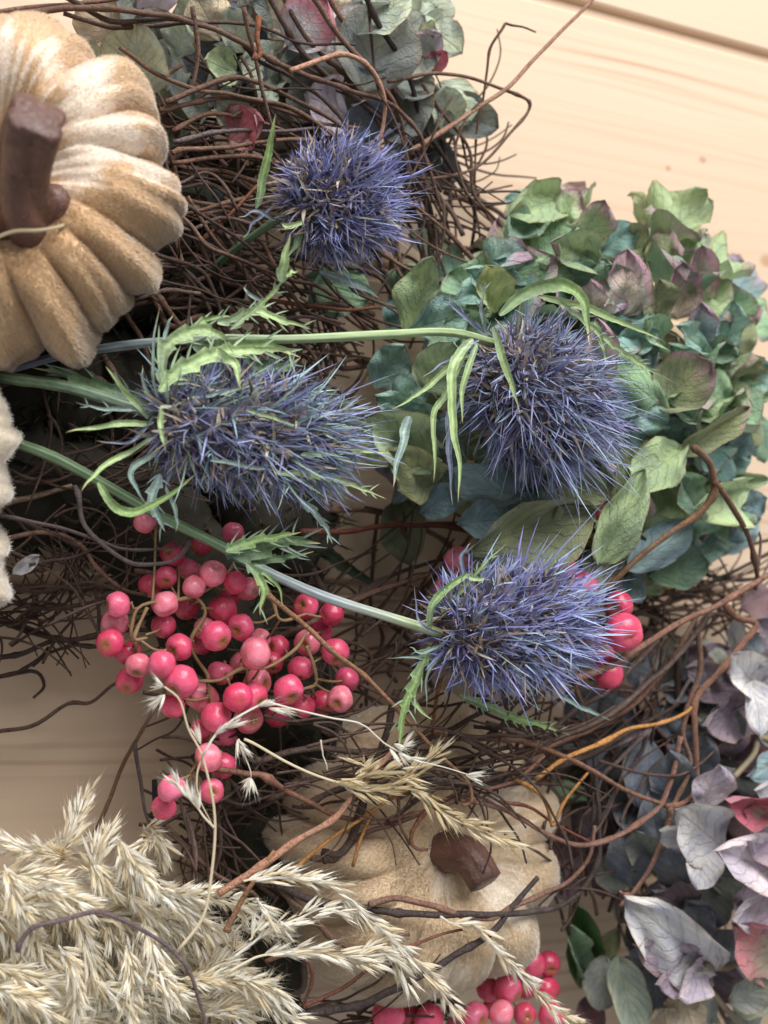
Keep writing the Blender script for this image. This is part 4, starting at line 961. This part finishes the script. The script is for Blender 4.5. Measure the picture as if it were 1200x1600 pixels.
thistle('long slate blue sea holly with many green bracts left of the centre', (245, 655), (520, 692), 64, 780, 84, SLATE,
    [(zz([(240, 635), (150, 598), (52, 574)], 400, 360), 30, 'dg'), (zz([(232, 655), (196, 610), (165, 572)], 430, 460), 12, 'lg', False), (zz([(240, 660), (170, 664), (103, 677)], 430, 440), 12, 'lg', False), (zz([(245, 680), (185, 715), (150, 740), (128, 767)], 430, 450), 11, 'lg', False),
     (zz([(250, 635), (252, 670), (257, 704)], 480), 11, 'lg', False), (zz([(250, 700), (205, 740), (230, 790)], 440), 12, 'bg', False), (zz([(155, 752), (178, 790), (215, 800), (262, 775), (310, 738)], 430, 470), 18, 'g', False), (zz([(248, 740), (238, 790), (257, 832)], 440), 22, 'bg'),
     (zz([(470, 712), (540, 704), (612, 709)], 500, 480), 14, 'lg', False), (zz([(430, 738), (520, 748), (605, 780)], 490, 470), 15, 'lg'), (zz([(470, 780), (500, 810), (520, 850)], 450), 16, 'bg'), (zz([(235, 640), (170, 640), (118, 628)], 420, 410), 10, 'bg'), (zz([(240, 650), (205, 690), (150, 690)], 430), 8, 'gb'),
     (zz([(245, 620), (238, 560), (248, 480)], 450, 470), 8, 'bg'), (zz([(250, 640), (225, 600), (222, 570)], 440), 9, 'bg'), (zz([(330, 720), (400, 730), (440, 736)], 500), 9, 'bg', False), (zz([(300, 620), (360, 610), (420, 596)], 490), 9, 'bg', False), (zz([(260, 760), (275, 800), (276, 830)], 450), 9, 'bg', False), (zz([(385, 640), (430, 655), (470, 668)], 515), 8, 'lg', False)],
    (zz([(-20, 585), (20, 592), (110, 606), (245, 648)], 330, 420), 11), [lin(66, 74, 58), lin(92, 112, 84), lin(108, 124, 110)], 430, 440, 22)
thistle('indigo sea holly with drooping green bracts in front of the green hydrangea', (775, 548), (900, 690), 72, 840, 86, [lin(126, 134, 172), lin(116, 122, 156), lin(146, 156, 186), lin(104, 106, 132), lin(138, 156, 170), lin(128, 124, 156)],
    [(zz([(738, 530), (720, 552), (706, 588), (709, 675), (720, 724), (716, 784)], 480, 500), 18, 'lg', False), (zz([(735, 540), (695, 615), (678, 650), (678, 710), (677, 754)], 470, 480), 12, 'lg', False), (zz([(745, 535), (725, 600), (724, 662)], 490), 12, 'lg', False), (zz([(730, 545), (690, 585), (650, 618), (612, 640)], 470, 460), 11, 'lg', False),
     (zz([(640, 650), (628, 690), (614, 762)], 470, 480), 19, 'bg', False), (zz([(700, 640), (702, 700), (706, 790)], 455, 465), 13, 'gb', False), (zz([(780, 492), (830, 452), (880, 446), (908, 466), (916, 500), (922, 536)], 490, 540), 26, 'g', False), (zz([(840, 462), (920, 482), (975, 505), (1034, 532)], 500, 480), 15, 'lg', False), (zz([(880, 476), (950, 530), (1005, 570), (1066, 606)], 500, 470), 12, 'lg'),
     (zz([(770, 510), (785, 560), (800, 600), (812, 640)], 545), 15, 'lg', False), (zz([(760, 520), (752, 480), (758, 440)], 470, 490), 9, 'bg'), (zz([(755, 520), (720, 490), (700, 470)], 470), 10, 'gb'), (zz([(750, 530), (700, 560), (660, 590)], 470), 8, 'gb'), (zz([(930, 500), (942, 540), (948, 570)], 490), 10, 'lg', False), (zz([(740, 535), (730, 590), (690, 700)], 462), 8, 'gb', False)],
    (zz([(-40, 592, 230), (40, 570, 250), (110, 552, 300), (150, 546, 320), (230, 536, 370), (330, 530), (450, 530), (600, 523), (700, 519), (770, 535)], 400, 455), 10), SBL + [lin(150, 168, 118)], 450, 470, 23)
thistle('powder blue sea holly above the beige pumpkin with berries at its tip', (690, 992), (890, 962), 68, 820, 82, [lin(132, 140, 182), lin(146, 156, 196), lin(124, 132, 160), lin(114, 118, 166), lin(150, 170, 186), lin(142, 138, 194)],
    [(zz([(670, 985), (676, 945), (700, 915), (728, 898), (735, 902)], 470, 490), 15, 'g', False), (zz([(728, 900), (745, 904), (766, 904)], 490), 10, 'lg', False), (zz([(672, 1010), (650, 1065), (632, 1110), (622, 1192)], 460, 470), 24, 'g'), (zz([(640, 1080), (652, 1105), (674, 1124)], 465), 10, 'lg', False), (zz([(715, 1085), (790, 1115), (840, 1132), (890, 1148)], 420, 410), 18, 'g'), (zz([(690, 960), (735, 905), (790, 848)], 470, 480), 10, 'g'),
     (zz([(690, 1030), (650, 1028), (605, 1026)], 460), 6, 'bg', False), (zz([(700, 1000), (660, 1020), (640, 1010)], 470), 8, 'bg'), (zz([(690, 990), (655, 970), (648, 915)], 470), 6, 'gb', False), (zz([(700, 1010), (670, 1050), (668, 1110)], 465), 7, 'bg'), (zz([(870, 1085), (920, 1110), (955, 1125)], 400), 9, 'bg', False), (zz([(730, 930), (722, 870), (735, 848)], 460), 8, 'gb', False)],
    (zz([(-20, 672), (20, 690), (100, 722), (240, 800), (350, 856), (400, 885), (500, 930), (600, 962), (690, 990)], 330, 460), 10.5), [lin(76, 88, 64), lin(98, 118, 88), lin(116, 138, 108), lin(150, 158, 160), lin(166, 180, 126)], 455, 470, 24)
# leafy shoots that sprout where the long stems fork
def shoot(label, loc, leaves):
    root = empty('spiny_leaf_shoot', P(*loc), label, 'leaf', 'spiny green leaf shoots')
    for pts, wdt, ck, *o in leaves: bract(root, pts, wdt, ck, *o)
shoot('bright green spiny leaf shoot on the stem just above the long thistle', (300, 540, 420), [
    (zz([(250, 600), (262, 540), (300, 516), (340, 522), (365, 532)], 460, 490), 30, 'lg'), (zz([(248, 610), (285, 575), (340, 552), (400, 545), (462, 550)], 470, 490), 34, 'lg'), (zz([(300, 540), (350, 545), (420, 540), (470, 558)], 440, 460), 34, 'g'),
    (zz([(360, 515), (400, 480), (432, 452), (446, 425)], 480, 520), 12, 'lg'), (zz([(440, 440), (444, 412), (452, 364)], 520, 540), 20, 'lg', False), (zz([(445, 430), (455, 426), (468, 422)], 520), 9, 'lg', False), (zz([(340, 505), (390, 488), (440, 498), (486, 514)], 470, 480), 22, 'lg'),
    (zz([(340, 545), (368, 570), (378, 608)], 490, 500), 18, 'lg', False), (zz([(262, 560), (258, 520), (270, 490)], 460), 9, 'bg', False), (zz([(380, 560), (430, 575), (470, 560)], 430), 26, 'dg'), (zz([(300, 520), (320, 500), (360, 495)], 470), 16, 'g'), (zz([(410, 470), (388, 458), (384, 444)], 500), 7, 'bg', False)])
shoot('dark green spiny leaf shoot at the fork above the pink berries', (365, 865, 420), [
    (zz([(352, 866), (400, 862), (450, 845), (500, 850)], 420, 410), 40, 'dg'), (zz([(352, 862), (400, 845), (470, 830)], 430, 430), 26, 'g'), (zz([(360, 872), (420, 875), (490, 862)], 415), 22, 'dg'), (zz([(385, 880), (410, 912), (408, 962)], 440, 450), 20, 'g'), (zz([(395, 890), (430, 910), (442, 945)], 440), 8, 'g', False)])
shoot('shadowed green stalk lying on the boards below the long thistle', (540, 890, 120), [
    (zz([(490, 850), (540, 885), (610, 930)], 170, 120), 26, 'dk', False)])

# ------------------------------------------------------------------ pink berries
def berry_mesh(seed, dim):
    m, n = 14, 20; v = []; c = []
    for i in range(m):
        a = PI * i / (m - 1)
        for j in range(n):
            b = 2 * PI * j / n; x, y, z = math.sin(a) * math.cos(b), math.sin(a) * math.sin(b), math.cos(a)
            k = 1 + 0.09 * noise.noise(Vector((x, y, z)) * 1.5 + Vector((seed * 9, 0, 0))) - dim * math.exp(-(a / 0.30) ** 2) - 0.06 * dim * 3 * math.exp(-((a - 0.15) / 0.5) ** 2) * (1 + math.cos(3 * b) * 0.3)
            k -= 0.10 * math.exp(-((PI - a) / 0.2) ** 2)
            crn = 0.10 * math.exp(-((math.sin(b * 1 + seed) * math.sin(a)) / 0.10) ** 2) * max(0, math.cos(a)) * (1 if seed % 3 == 1 else 0.0)
            k -= crn
            v.append((x * k, y * k, z * k)); c.append(((1.0 if seed % 2 else 0.35) if a < 0.26 else (0.45 if a < 0.5 and seed % 2 else 0.0), 0, 0))
    f = [(i * n + j, i * n + (j + 1) % n, (i + 1) * n + (j + 1) % n, (i + 1) * n + j) for i in range(m - 1) for j in range(n)]
    return mesh('berry', v, f, M_BERRY, col=np.array(c))
BMESH = [berry_mesh(i, (0.14, 0.26, 0.08, 0.20)[i % 4]) for i in range(6)]
PINKS = [lin(222, 80, 112), lin(230, 98, 128), lin(208, 60, 92), lin(232, 116, 134), lin(220, 74, 104)]
def berries(label, lst, hub, zs, twigcol, size_k=1.0, dark=1.0):
    root = empty('berry_cluster', P(*hub[0]), label, 'berries', 'pink berry clusters')
    # main twigs
    for pts in hub[1]:
        tubeP('twig', [(a + random.uniform(-5, 5), b + random.uniform(-5, 5), c) for a, b, c in pts], [3.2, 2.4, 3.4, 2.3, 3.0, 2.0], M_TWIG, root, twigcol, n=26, sides=6)
    nodes = [np.array(p) for pts in hub[1] for p in spline(pts, 12)]
    for x, y, r, lay in lst:
        z = zs + (lay - 1) * 36 + random.uniform(-5, 5); r = r * size_k * random.uniform(0.9, 1.07)
        c = P(x, y, z); k = sc(x, y, z)
        axd = (V(random.gauss(0, 0.7), random.gauss(0.45, 0.6), random.uniform(0.3, 1.2))).normalized()
        q = axd.to_track_quat('Z', 'Y').to_matrix().to_4x4()
        q2 = Matrix.Rotation(random.uniform(0, 6.3), 4, 'Z')
        M = Matrix.Translation(c * S) @ q @ q2 @ Matrix.Diagonal((r * k * S, r * k * S * random.uniform(0.95, 1.03), r * k * S * random.uniform(0.88, 1.0), 1))
        col = random.choice(PINKS); m = random.uniform(0.85, 1.1) * dark * (1 if lay > 0 else 0.85)
        b = inst('berry', random.choice(BMESH), root, M, (col[0] * m, col[1] * m, col[2] * m, 1))
        nd = min(nodes, key=lambda t: (t[0] - x) ** 2 + (t[1] - y) ** 2)
        back = np.array(c) - np.array(axd) * r * 0.9
        e = np.array(P(nd[0], nd[1], nd[2])); mid = (back + e) / 2 + np.array(V(0, 6, -4))
        if np.linalg.norm(e - back) < 130:
            v, f = tube(spline([e, mid, back], 10), [2.0] * 9 + [3.2], 5)
            part('stalk', v, f, M_TWIG, b, col=np.array([twigcol] * len(v)))
    return root
random.seed(21)
B1 = [(160,410,21,1),(150,485,21,0),(130,562,22,1),(200,600,20,0),(240,650,23,1),(205,710,21,0),(330,645,22,2),(400,578,21,1),(345,410,22,1),(340,495,21,0),(408,712,26,2),(375,810,18,1),(375,215,20,0),(348,305,20,0),(285,340,19,-1),(435,275,18,-1),(485,175,19,-1),(530,290,22,1),(458,342,20,1),(430,425,19,-1),
 (500,505,18,0),(545,535,23,2),(490,560,20,-1),(570,430,22,0),(620,325,21,1),(640,500,21,1),(668,350,19,0),(610,130,18,-1),(265,85,19,0),(715,545,18,-1),(785,575,19,-1),(697,600,24,2),(560,680,20,0),(705,715,23,0),(630,775,25,2),(692,770,22,1),(500,780,24,0),(470,765,22,0),(545,850,25,1),(490,905,20,0),(580,925,20,-1),(513,1010,24,1),(572,1040,20,0),(527,1140,22,1),(370,1132,24,2),(340,1203,21,1),(670,858,23,0),(785,840,20,-1),(828,745,26,2),(880,808,22,0),(875,662,21,1),(900,560,22,0),(895,420,20,-1),(995,447,21,0),(1010,596,24,2),(1055,705,21,0),(1028,780,23,1),(962,795,22,-1),(955,520,18,-1),(760,640,20,-1),(600,380,18,-1),(640,640,18,-1)]
H1 = [(380, 880, 330), [[(380, 850, 300), (350, 900, 330), (300, 930, 345), (220, 945, 350), (206, 980, 345), (212, 1005, 340)], [(300, 930, 345), (318, 960, 340), (300, 1010, 335), (318, 1050, 335), (320, 1062, 335)], [(318, 1066, 345), (345, 1066, 358), (375, 1045, 372), (420, 1040, 380), (465, 1010, 372), (480, 985, 350)],
   [(480, 1010, 372), (492, 1040, 370), (490, 1070, 362), (470, 1080, 355)], [(320, 1066, 340), (330, 1110, 330), (325, 1160, 325), (300, 1210, 330)], [(390, 870, 300), (420, 930, 320), (440, 970, 330), (480, 960, 320)], [(225, 950, 348), (215, 1000, 352), (228, 992, 352)]]]
berries('large drooping cluster of pink berries below the long thistle', [(120 + .4 * a, 780 + .4 * b, r, l) for a, b, r, l in B1], H1, 345, lin(150, 122, 88))
B2 = [(946, 794, 23, 0), (881, 888, 20, 1), (910, 916, 25, 1), (966, 946, 25, 1), (974, 988, 31, 2), (951, 1052, 23, 1), (990, 702, 14, -1), (716, 874, 24, -1), (694, 918, 17, -2), (740, 950, 18, -2), (905, 577, 14, 4), (835, 930, 20, 0), (930, 1000, 22, 0), (940, 1020, 22, 0)]
berries('pink berries peeking out behind the tip of the powder blue sea holly', B2, [(900, 960, 330), [[(880, 850, 250), (900, 900, 330), (930, 960, 340), (940, 1010, 340)], [(900, 900, 330), (940, 830, 300), (950, 800, 300)], [(720, 880, 250), (760, 900, 260), (830, 920, 300), (900, 930, 330)]]], 360, lin(140, 100, 76))
B3 = [(607, 1586, 25, 1), (637, 1588, 20, 0), (670, 1592, 23, 1), (742, 1588, 22, 2), (763, 1546, 21, 0), (794, 1545, 23, 1), (783, 1584, 22, 2), (772, 1572, 18, 0), (832, 1506, 22, 0), (857, 1506, 20, 0), (822, 1540, 20, -1), (856, 1545, 21, 0), (862, 1588, 23, 1), (820, 1585, 20, 0), (715, 1610, 20, 0), (590, 1615, 20, 0)]
berries('row of pink berries along the bottom edge under the beige pumpkin', B3, [(720, 1620, 170), [[(700, 1640, 190), (740, 1600, 200), (790, 1570, 205), (850, 1530, 200)], [(700, 1640, 190), (650, 1620, 190), (600, 1610, 190)], [(880, 1600, 190), (850, 1560, 195), (820, 1500, 190)]]], 262, lin(120, 92, 66), 1.0, 0.95)

# ------------------------------------------------------------------ dried grasses
def husk_mesh():
    """a closed spikelet of overlapping pointed husks, tip at y = 1"""
    v = []; f = []
    for k, (ang, spread, ln) in enumerate(((0.0, 0.10, 1.0), (PI, 0.12, 0.86), (PI / 2, 0.06, 0.72))):
        ca, sa = math.cos(ang), math.sin(ang); b = len(v)
        for t, wv, h in ((0, 0.02, 0), (0.25, 0.064, 0.04), (0.55, 0.06, 0.035), (0.82, 0.024, 0.01), (1.0, 0.004, 0.0)):
            y = t * ln; off = spread * t * 0.9
            for u, hh in ((-1, 0), (0, 1), (1, 0)):
                x, z = u * wv, h * hh + off
                v.append((x * ca - z * sa, y, x * sa + z * ca))
        for i in range(4):
            for j in range(2): f.append((b + i * 3 + j, b + i * 3 + j + 1, b + i * 3 + j + 4, b + i * 3 + j + 3))
    for ax_, az in ((0.05, 0.09), (-0.04, -0.08)):               # hair fine awns
        b = len(v); v += [(ax_ * 0.7 - 0.006, 0.7, az * 0.7), (ax_ * 0.7 + 0.006, 0.7, az * 0.7), (ax_ * 2.2, 1.55, az * 2.2)]; f.append((b, b + 1, b + 2))
    return np.array(v), f
HV, HF = husk_mesh()
CREAM = [lin(252, 246, 230), lin(254, 251, 242), lin(250, 240, 216), lin(253, 249, 236), lin(246, 232, 202)]
BEIGE = [lin(244, 228, 190), lin(238, 220, 178), lin(248, 236, 206)]
HM = [mesh('spikelet', HV, HF, M_HUSK, col=np.tile(np.array([c]), (len(HV), 1)) * np.linspace(0.86, 1.08, len(HV))[:, None].clip(0, 1)) for c in CREAM + BEIGE]
def spikelet_frames(q, dens, ln, spread, bare):
    """positions and axes of the spikelets along a stalk"""
    n = len(q); T = unit(np.gradient(q, axis=0)); out = []
    seg = np.linalg.norm(np.diff(q, axis=0), axis=1); s = np.append(0, np.cumsum(seg)); tot = s[-1]
    k = int(tot * (1 - bare) * dens)
    for i in range(k):
        t = bare + (1 - bare) * (i + random.random()) / max(1, k)
        x = t * tot; j = min(n - 2, int(np.searchsorted(s, x)) - 1 if x > 0 else 0); j = max(0, j)
        p = q[j] + (q[j + 1] - q[j]) * ((x - s[j]) / max(1e-6, seg[j]))
        side = unit(np.cross(T[j], rng.normal(size=3)))
        env = math.sin(PI * min(1, 0.25 + 0.75 * (1 - (t - bare) / (1 - bare)))) ** 0.5
        d = unit(T[j] + side * spread * random.uniform(0.3, 1.2))
        p = p + side * random.uniform(0, 9) * spread * 2.2 * env + d * 2
        out.append((p, d, ln * random.uniform(0.75, 1.2), random.uniform(0, 6.3)))
    return out
def husk_matrix(p, d, l, roll, wk=1.0):
    Y = Vector(d); X = Y.orthogonal().normalized(); Z = X.cross(Y)
    M = Matrix((X * wk, Y, Z * wk)).transposed() @ Matrix.Rotation(roll, 3, 'Y')
    return M * l
def panicle(parent, pts, dens, ln, spread, bare, r, pal, single, name='panicle', n=30, cshift=1.0):
    q = path(pts, n)
    for i in range(n): q[i] += np.array(noise.noise_vector(Vector((i * 0.2, pts[0][0], pts[0][1])))) * 2.0
    v, f = tube(q, np.linspace(r, r * 0.45, n), 5)
    st = part(name, v, f, M_HUSK, parent, col=np.array([np.array(random.choice(pal)) * 0.9] * len(v)))
    fr = spikelet_frames(q, dens, ln, spread, bare)
    if single:
        idx = [0, 1, 2, 3, 4] if pal is CREAM else [5, 6, 7]
        for p, d, l, ro in fr:
            M = Matrix.Translation(Vector(p) * S) @ (husk_matrix(p, d, l, ro, random.uniform(0.85, 1.25)) * S).to_4x4()
            inst('spikelet', HM[random.choice(idx)], st, M)
    else:
        bag = Bag()
        for p, d, l, ro in fr:
            R = np.array(husk_matrix(p, d, l, ro, random.uniform(0.85, 1.25)))
            bag.add(HV @ R.T + np.array(p), HF, np.array(random.choice(pal)) * random.uniform(0.85, 1.08) * cshift)
        if bag.n: bag.build('spikelets', M_HUSK, st, kind='stuff')
    return st
random.seed(31)
T7 = Tr(0, 1040, 0.35); T8 = Tr(380, 1040, 0.35)
bunch = empty('dried_grass_bunch', P(40, 1620, 200), 'dense bunch of cream dried grass plumes at the bottom left', 'grass')
G = [ # traced plumes, crop coordinates
 [(250, 900), (290, 800), (340, 690), (380, 585)], [(300, 860), (150, 830), (60, 815), (-20, 795)], [(440, 1000), (420, 880), (450, 800), (480, 745)], [(520, 760), (570, 880), (610, 1000), (620, 1110)], [(540, 790), (640, 930), (760, 1040), (880, 1120), (945, 1205)],
 [(400, 840), (450, 930), (500, 990), (570, 1000)], [(650, 1010), (800, 1020), (900, 1020), (1060, 1060), (1120, 1100)], [(120, 990), (250, 1010), (400, 1090)], [(320, 1060), (370, 1200), (430, 1450)], [(470, 1100), (510, 1230), (610, 1340)], [(640, 1130), (690, 1280), (750, 1460)], [(90, 1160), (170, 1270), (270, 1390)],
 [(700, 1300), (850, 1270), (1000, 1240), (1040, 1210)], [(800, 1400), (950, 1400), (1080, 1420), (1210, 1460)], [(760, 1500), (950, 1500), (1100, 1470), (1190, 1420)], [(700, 1100), (820, 1150), (900, 1230), (930, 1300)], [(20, 890), (60, 1010), (100, 1100), (140, 1170)], [(20, 1100), (120, 1060), (260, 1070)],
 [(-40, 950), (100, 940), (250, 960), (330, 990)], [(560, 1010), (640, 1080), (760, 1160), (850, 1230)], [(700, 760), (640, 800), (600, 900)], [(850, 1440), (960, 1330), (1040, 1290), (1000, 1210)], [(600, 1330), (720, 1400), (830, 1500)], [(-40, 1330), (120, 1390), (260, 1440), (340, 1500)], [(-40, 1430), (100, 1480), (220, 1540), (330, 1620)], [(100, 1500), (260, 1500), (420, 1560)],
 [(850, 1300), (980, 1330), (1100, 1400), (1180, 1500)], [(640, 740), (690, 740), (740, 860)], [(900, 1560), (1020, 1540), (1130, 1600)], [(420, 1400), (520, 1460), (600, 1560), (640, 1640)], [(260, 1250), (330, 1350), (340, 1480), (300, 1600)], [(560, 1250), (590, 1400), (570, 1540)],
]
for i, g_ in enumerate(G):
    z = 330 + random.uniform(-60, 50)
    pts = [(*T7(*p), z + 25 * math.sin(j * 1.3)) for j, p in enumerate(g_)]
    panicle(bunch, pts, 0.78, 27, 0.62, 0.02, 1.6, CREAM, False)
for i in range(190):       # fuller, deeper layers of the same bunch
    x = random.uniform(-60, 330); y = random.uniform(1350, 1640)
    if y < 1350 + 0.15 * x: y += 60
    if x > 250 and y < 1450: x -= 120
    a = random.gauss(0.75, 0.55); L = random.uniform(70, 150); z = random.uniform(90, 310)
    pts = [(x, y, z), (x + L * 0.5 * math.cos(a), y + L * 0.5 * math.sin(a), z + 18), (x + L * math.cos(a + 0.25), y + L * math.sin(a + 0.25), z)]
    panicle(bunch, pts, 0.62, 27, 0.68, 0.0, 1.5, CREAM, False)
for i in range(14):       # bare straws in the bunch
    x = random.uniform(-40, 200); y = random.uniform(1480, 1620)
    tubeP('straw', [(x, y, 240), (x + 60, y + random.uniform(-40, 40), 290), (x + 150, y + random.uniform(-20, 70), 280)], 2.2, M_HUSK, bunch, random.choice(BEIGE), n=14, sides=5)
def plume(label, tr, pts, z, dens=0.30, ln=30, spread=0.5, bare=0.12, r=2.3, pal=CREAM, extra=()):
    pp = [(*tr(*p), z if np.isscalar(z) else z[0] + (z[1] - z[0]) * i / (len(pts) - 1)) for i, p in enumerate(pts)]
    root = empty('grass_plume', P(*pp[0]), label, 'grass', 'single grass plumes over the pumpkin')
    panicle(root, pp, dens, ln, spread, bare, r, pal, True, name='stalk')
    for e, kw in extra:
        zz_ = z if np.isscalar(z) else (z[0] + z[1]) / 2
        panicle(root, [(*tr(*p), zz_ + 4) for p in e], kw.get('dens', dens), kw.get('ln', ln), kw.get('spread', spread), kw.get('bare', 0.05), r * 0.8, pal, True, name='side_stalk')
plume('longest cream grass plume sweeping across the front of the beige pumpkin', T8, [(60, 960), (180, 945), (400, 990), (520, 1110), (640, 1190), (760, 1320), (860, 1430), (955, 1540)], (440, 430), 0.33, 31, 0.48, 0.06)
plume('cream grass plume lying level below the longest plume', T8, [(-60, 1370), (20, 1320), (100, 1290), (300, 1270), (450, 1300), (600, 1325)], (430, 440), 0.36, 33, 0.42, 0.22, extra=(([(500, 1300), (600, 1260), (690, 1330), (730, 1420)], {}),))
plume('thin cream grass plume rising from the bunch towards the pumpkin', T8, [(-40, 1300), (40, 1240), (120, 1180), (250, 1130), (350, 1080), (440, 1095)], (430, 440), 0.26, 28, 0.4, 0.2, extra=(([(60, 1040), (100, 1090), (180, 1170)], {}), ([(0, 960), (80, 945), (190, 925)], {}), ([(30, 1230), (60, 1180), (95, 1140)], {})))
plume('short cream grass plume spreading at the bottom right of the bunch', T8, [(-40, 1380), (30, 1420), (100, 1490), (180, 1560), (240, 1590)], 420, 0.36, 32, 0.5, 0.05, extra=(([(0, 1400), (90, 1420), (210, 1490)], {}),))
plume('beige grass ear crossing above the dark stem of the pumpkin', T8, [(0, 330), (60, 355), (200, 430), (330, 490), (450, 530), (560, 560), (700, 540), (800, 570), (900, 660), (1000, 715), (1100, 750), (1210, 815)], (400, 455), 0.26, 31, 0.5, 0.30, pal=BEIGE, extra=(([(690, 530), (780, 460), (880, 385)], {}), ([(440, 510), (520, 500), (640, 470), (740, 490)], {}), ([(520, 480), (545, 450), (510, 430)], {})))
plume('cream grass plume dangling past the lower right side of the pumpkin', T8, [(880, 1120), (930, 1150), (1030, 1160), (1110, 1250), (1200, 1330), (1260, 1400), (1320, 1460), (1400, 1540), (1470, 1590)], (430, 400), 0.24, 32, 0.42, 0.05)
thin = empty('grass_stalk', P(*T7(800, 1270), 420), 'thin bare grass stalk bending up over the hanging berries', 'grass')
def thin_part(pts, z, r=2.2, dens=0.0, tips=()):
    pp = [(*T7(*p), z) for p in pts]
    st = panicle(thin, pp, dens, 24, 0.4, 0.1, r, CREAM, True, name='stalk')
    for tx, ty, dx, dy in tips:
        for k in range(4):
            p = np.array(P(*T7(tx, ty), z)); d = unit(np.array(V(dx + random.gauss(0, 0.3), dy + random.gauss(0, 0.3), random.gauss(0.1, 0.25))))
            M = Matrix.Translation(Vector(p) * S) @ (husk_matrix(p, d, random.uniform(20, 32), random.uniform(0, 6), 1.1) * S).to_4x4()
            inst('spikelet', HM[random.choice((1, 3))], st, M)
thin_part([(790, 1280), (900, 1130), (940, 980), (960, 780), (950, 600), (900, 400), (840, 280), (800, 150), (735, 95)], 470, 2.6, 0, [(735, 130, -1, 0.5), (730, 95, -0.3, -0.4), (720, 140, -1, 0.7)])
thin_part([(905, 400), (960, 310), (1050, 240), (1150, 180), (1200, 165), (1290, 190), (1480, 235), (1620, 265), (1720, 350), (1860, 420), (1990, 455), (2110, 495)], 475, 1.9, 0, [(960, 310, 0.6, -0.6), (1010, 280, 0.6, -0.5), (1150, 180, 1, -0.3), (1200, 190, 1, 0.4), (1250, 190, 1, 0.5), (1740, 370, 0.8, 0.8), (1780, 390, 0.9, 0.6), (1830, 410, 1, 0.2), (1800, 360, 1, -0.3), (2080, 490, 1, 0.2), (1760, 350, 0.4, 0.4)])
thin_part([(955, 725), (890, 640), (820, 560), (765, 505)], 470, 1.8, 0, [(890, 640, -0.4, -0.8), (840, 590, -0.5, -0.9), (860, 610, 0.1, -1), (800, 540, -0.6, -0.8)])
thin_part([(900, 410), (880, 500), (885, 580), (950, 720)], 466, 1.6, 0, [(895, 350, -0.1, -1)])
thin_part([(1430, 330), (1460, 470)], 440, 1.5, 0)
thin_part([(1060, 330), (1100, 420), (1120, 500)], 400, 1.6, 0, [(1115, 500, -0.1, 1), (1120, 500, 0.2, 1), (1060, 330, 0.3, 0.9), (1070, 350, 0.5, 0.8)])
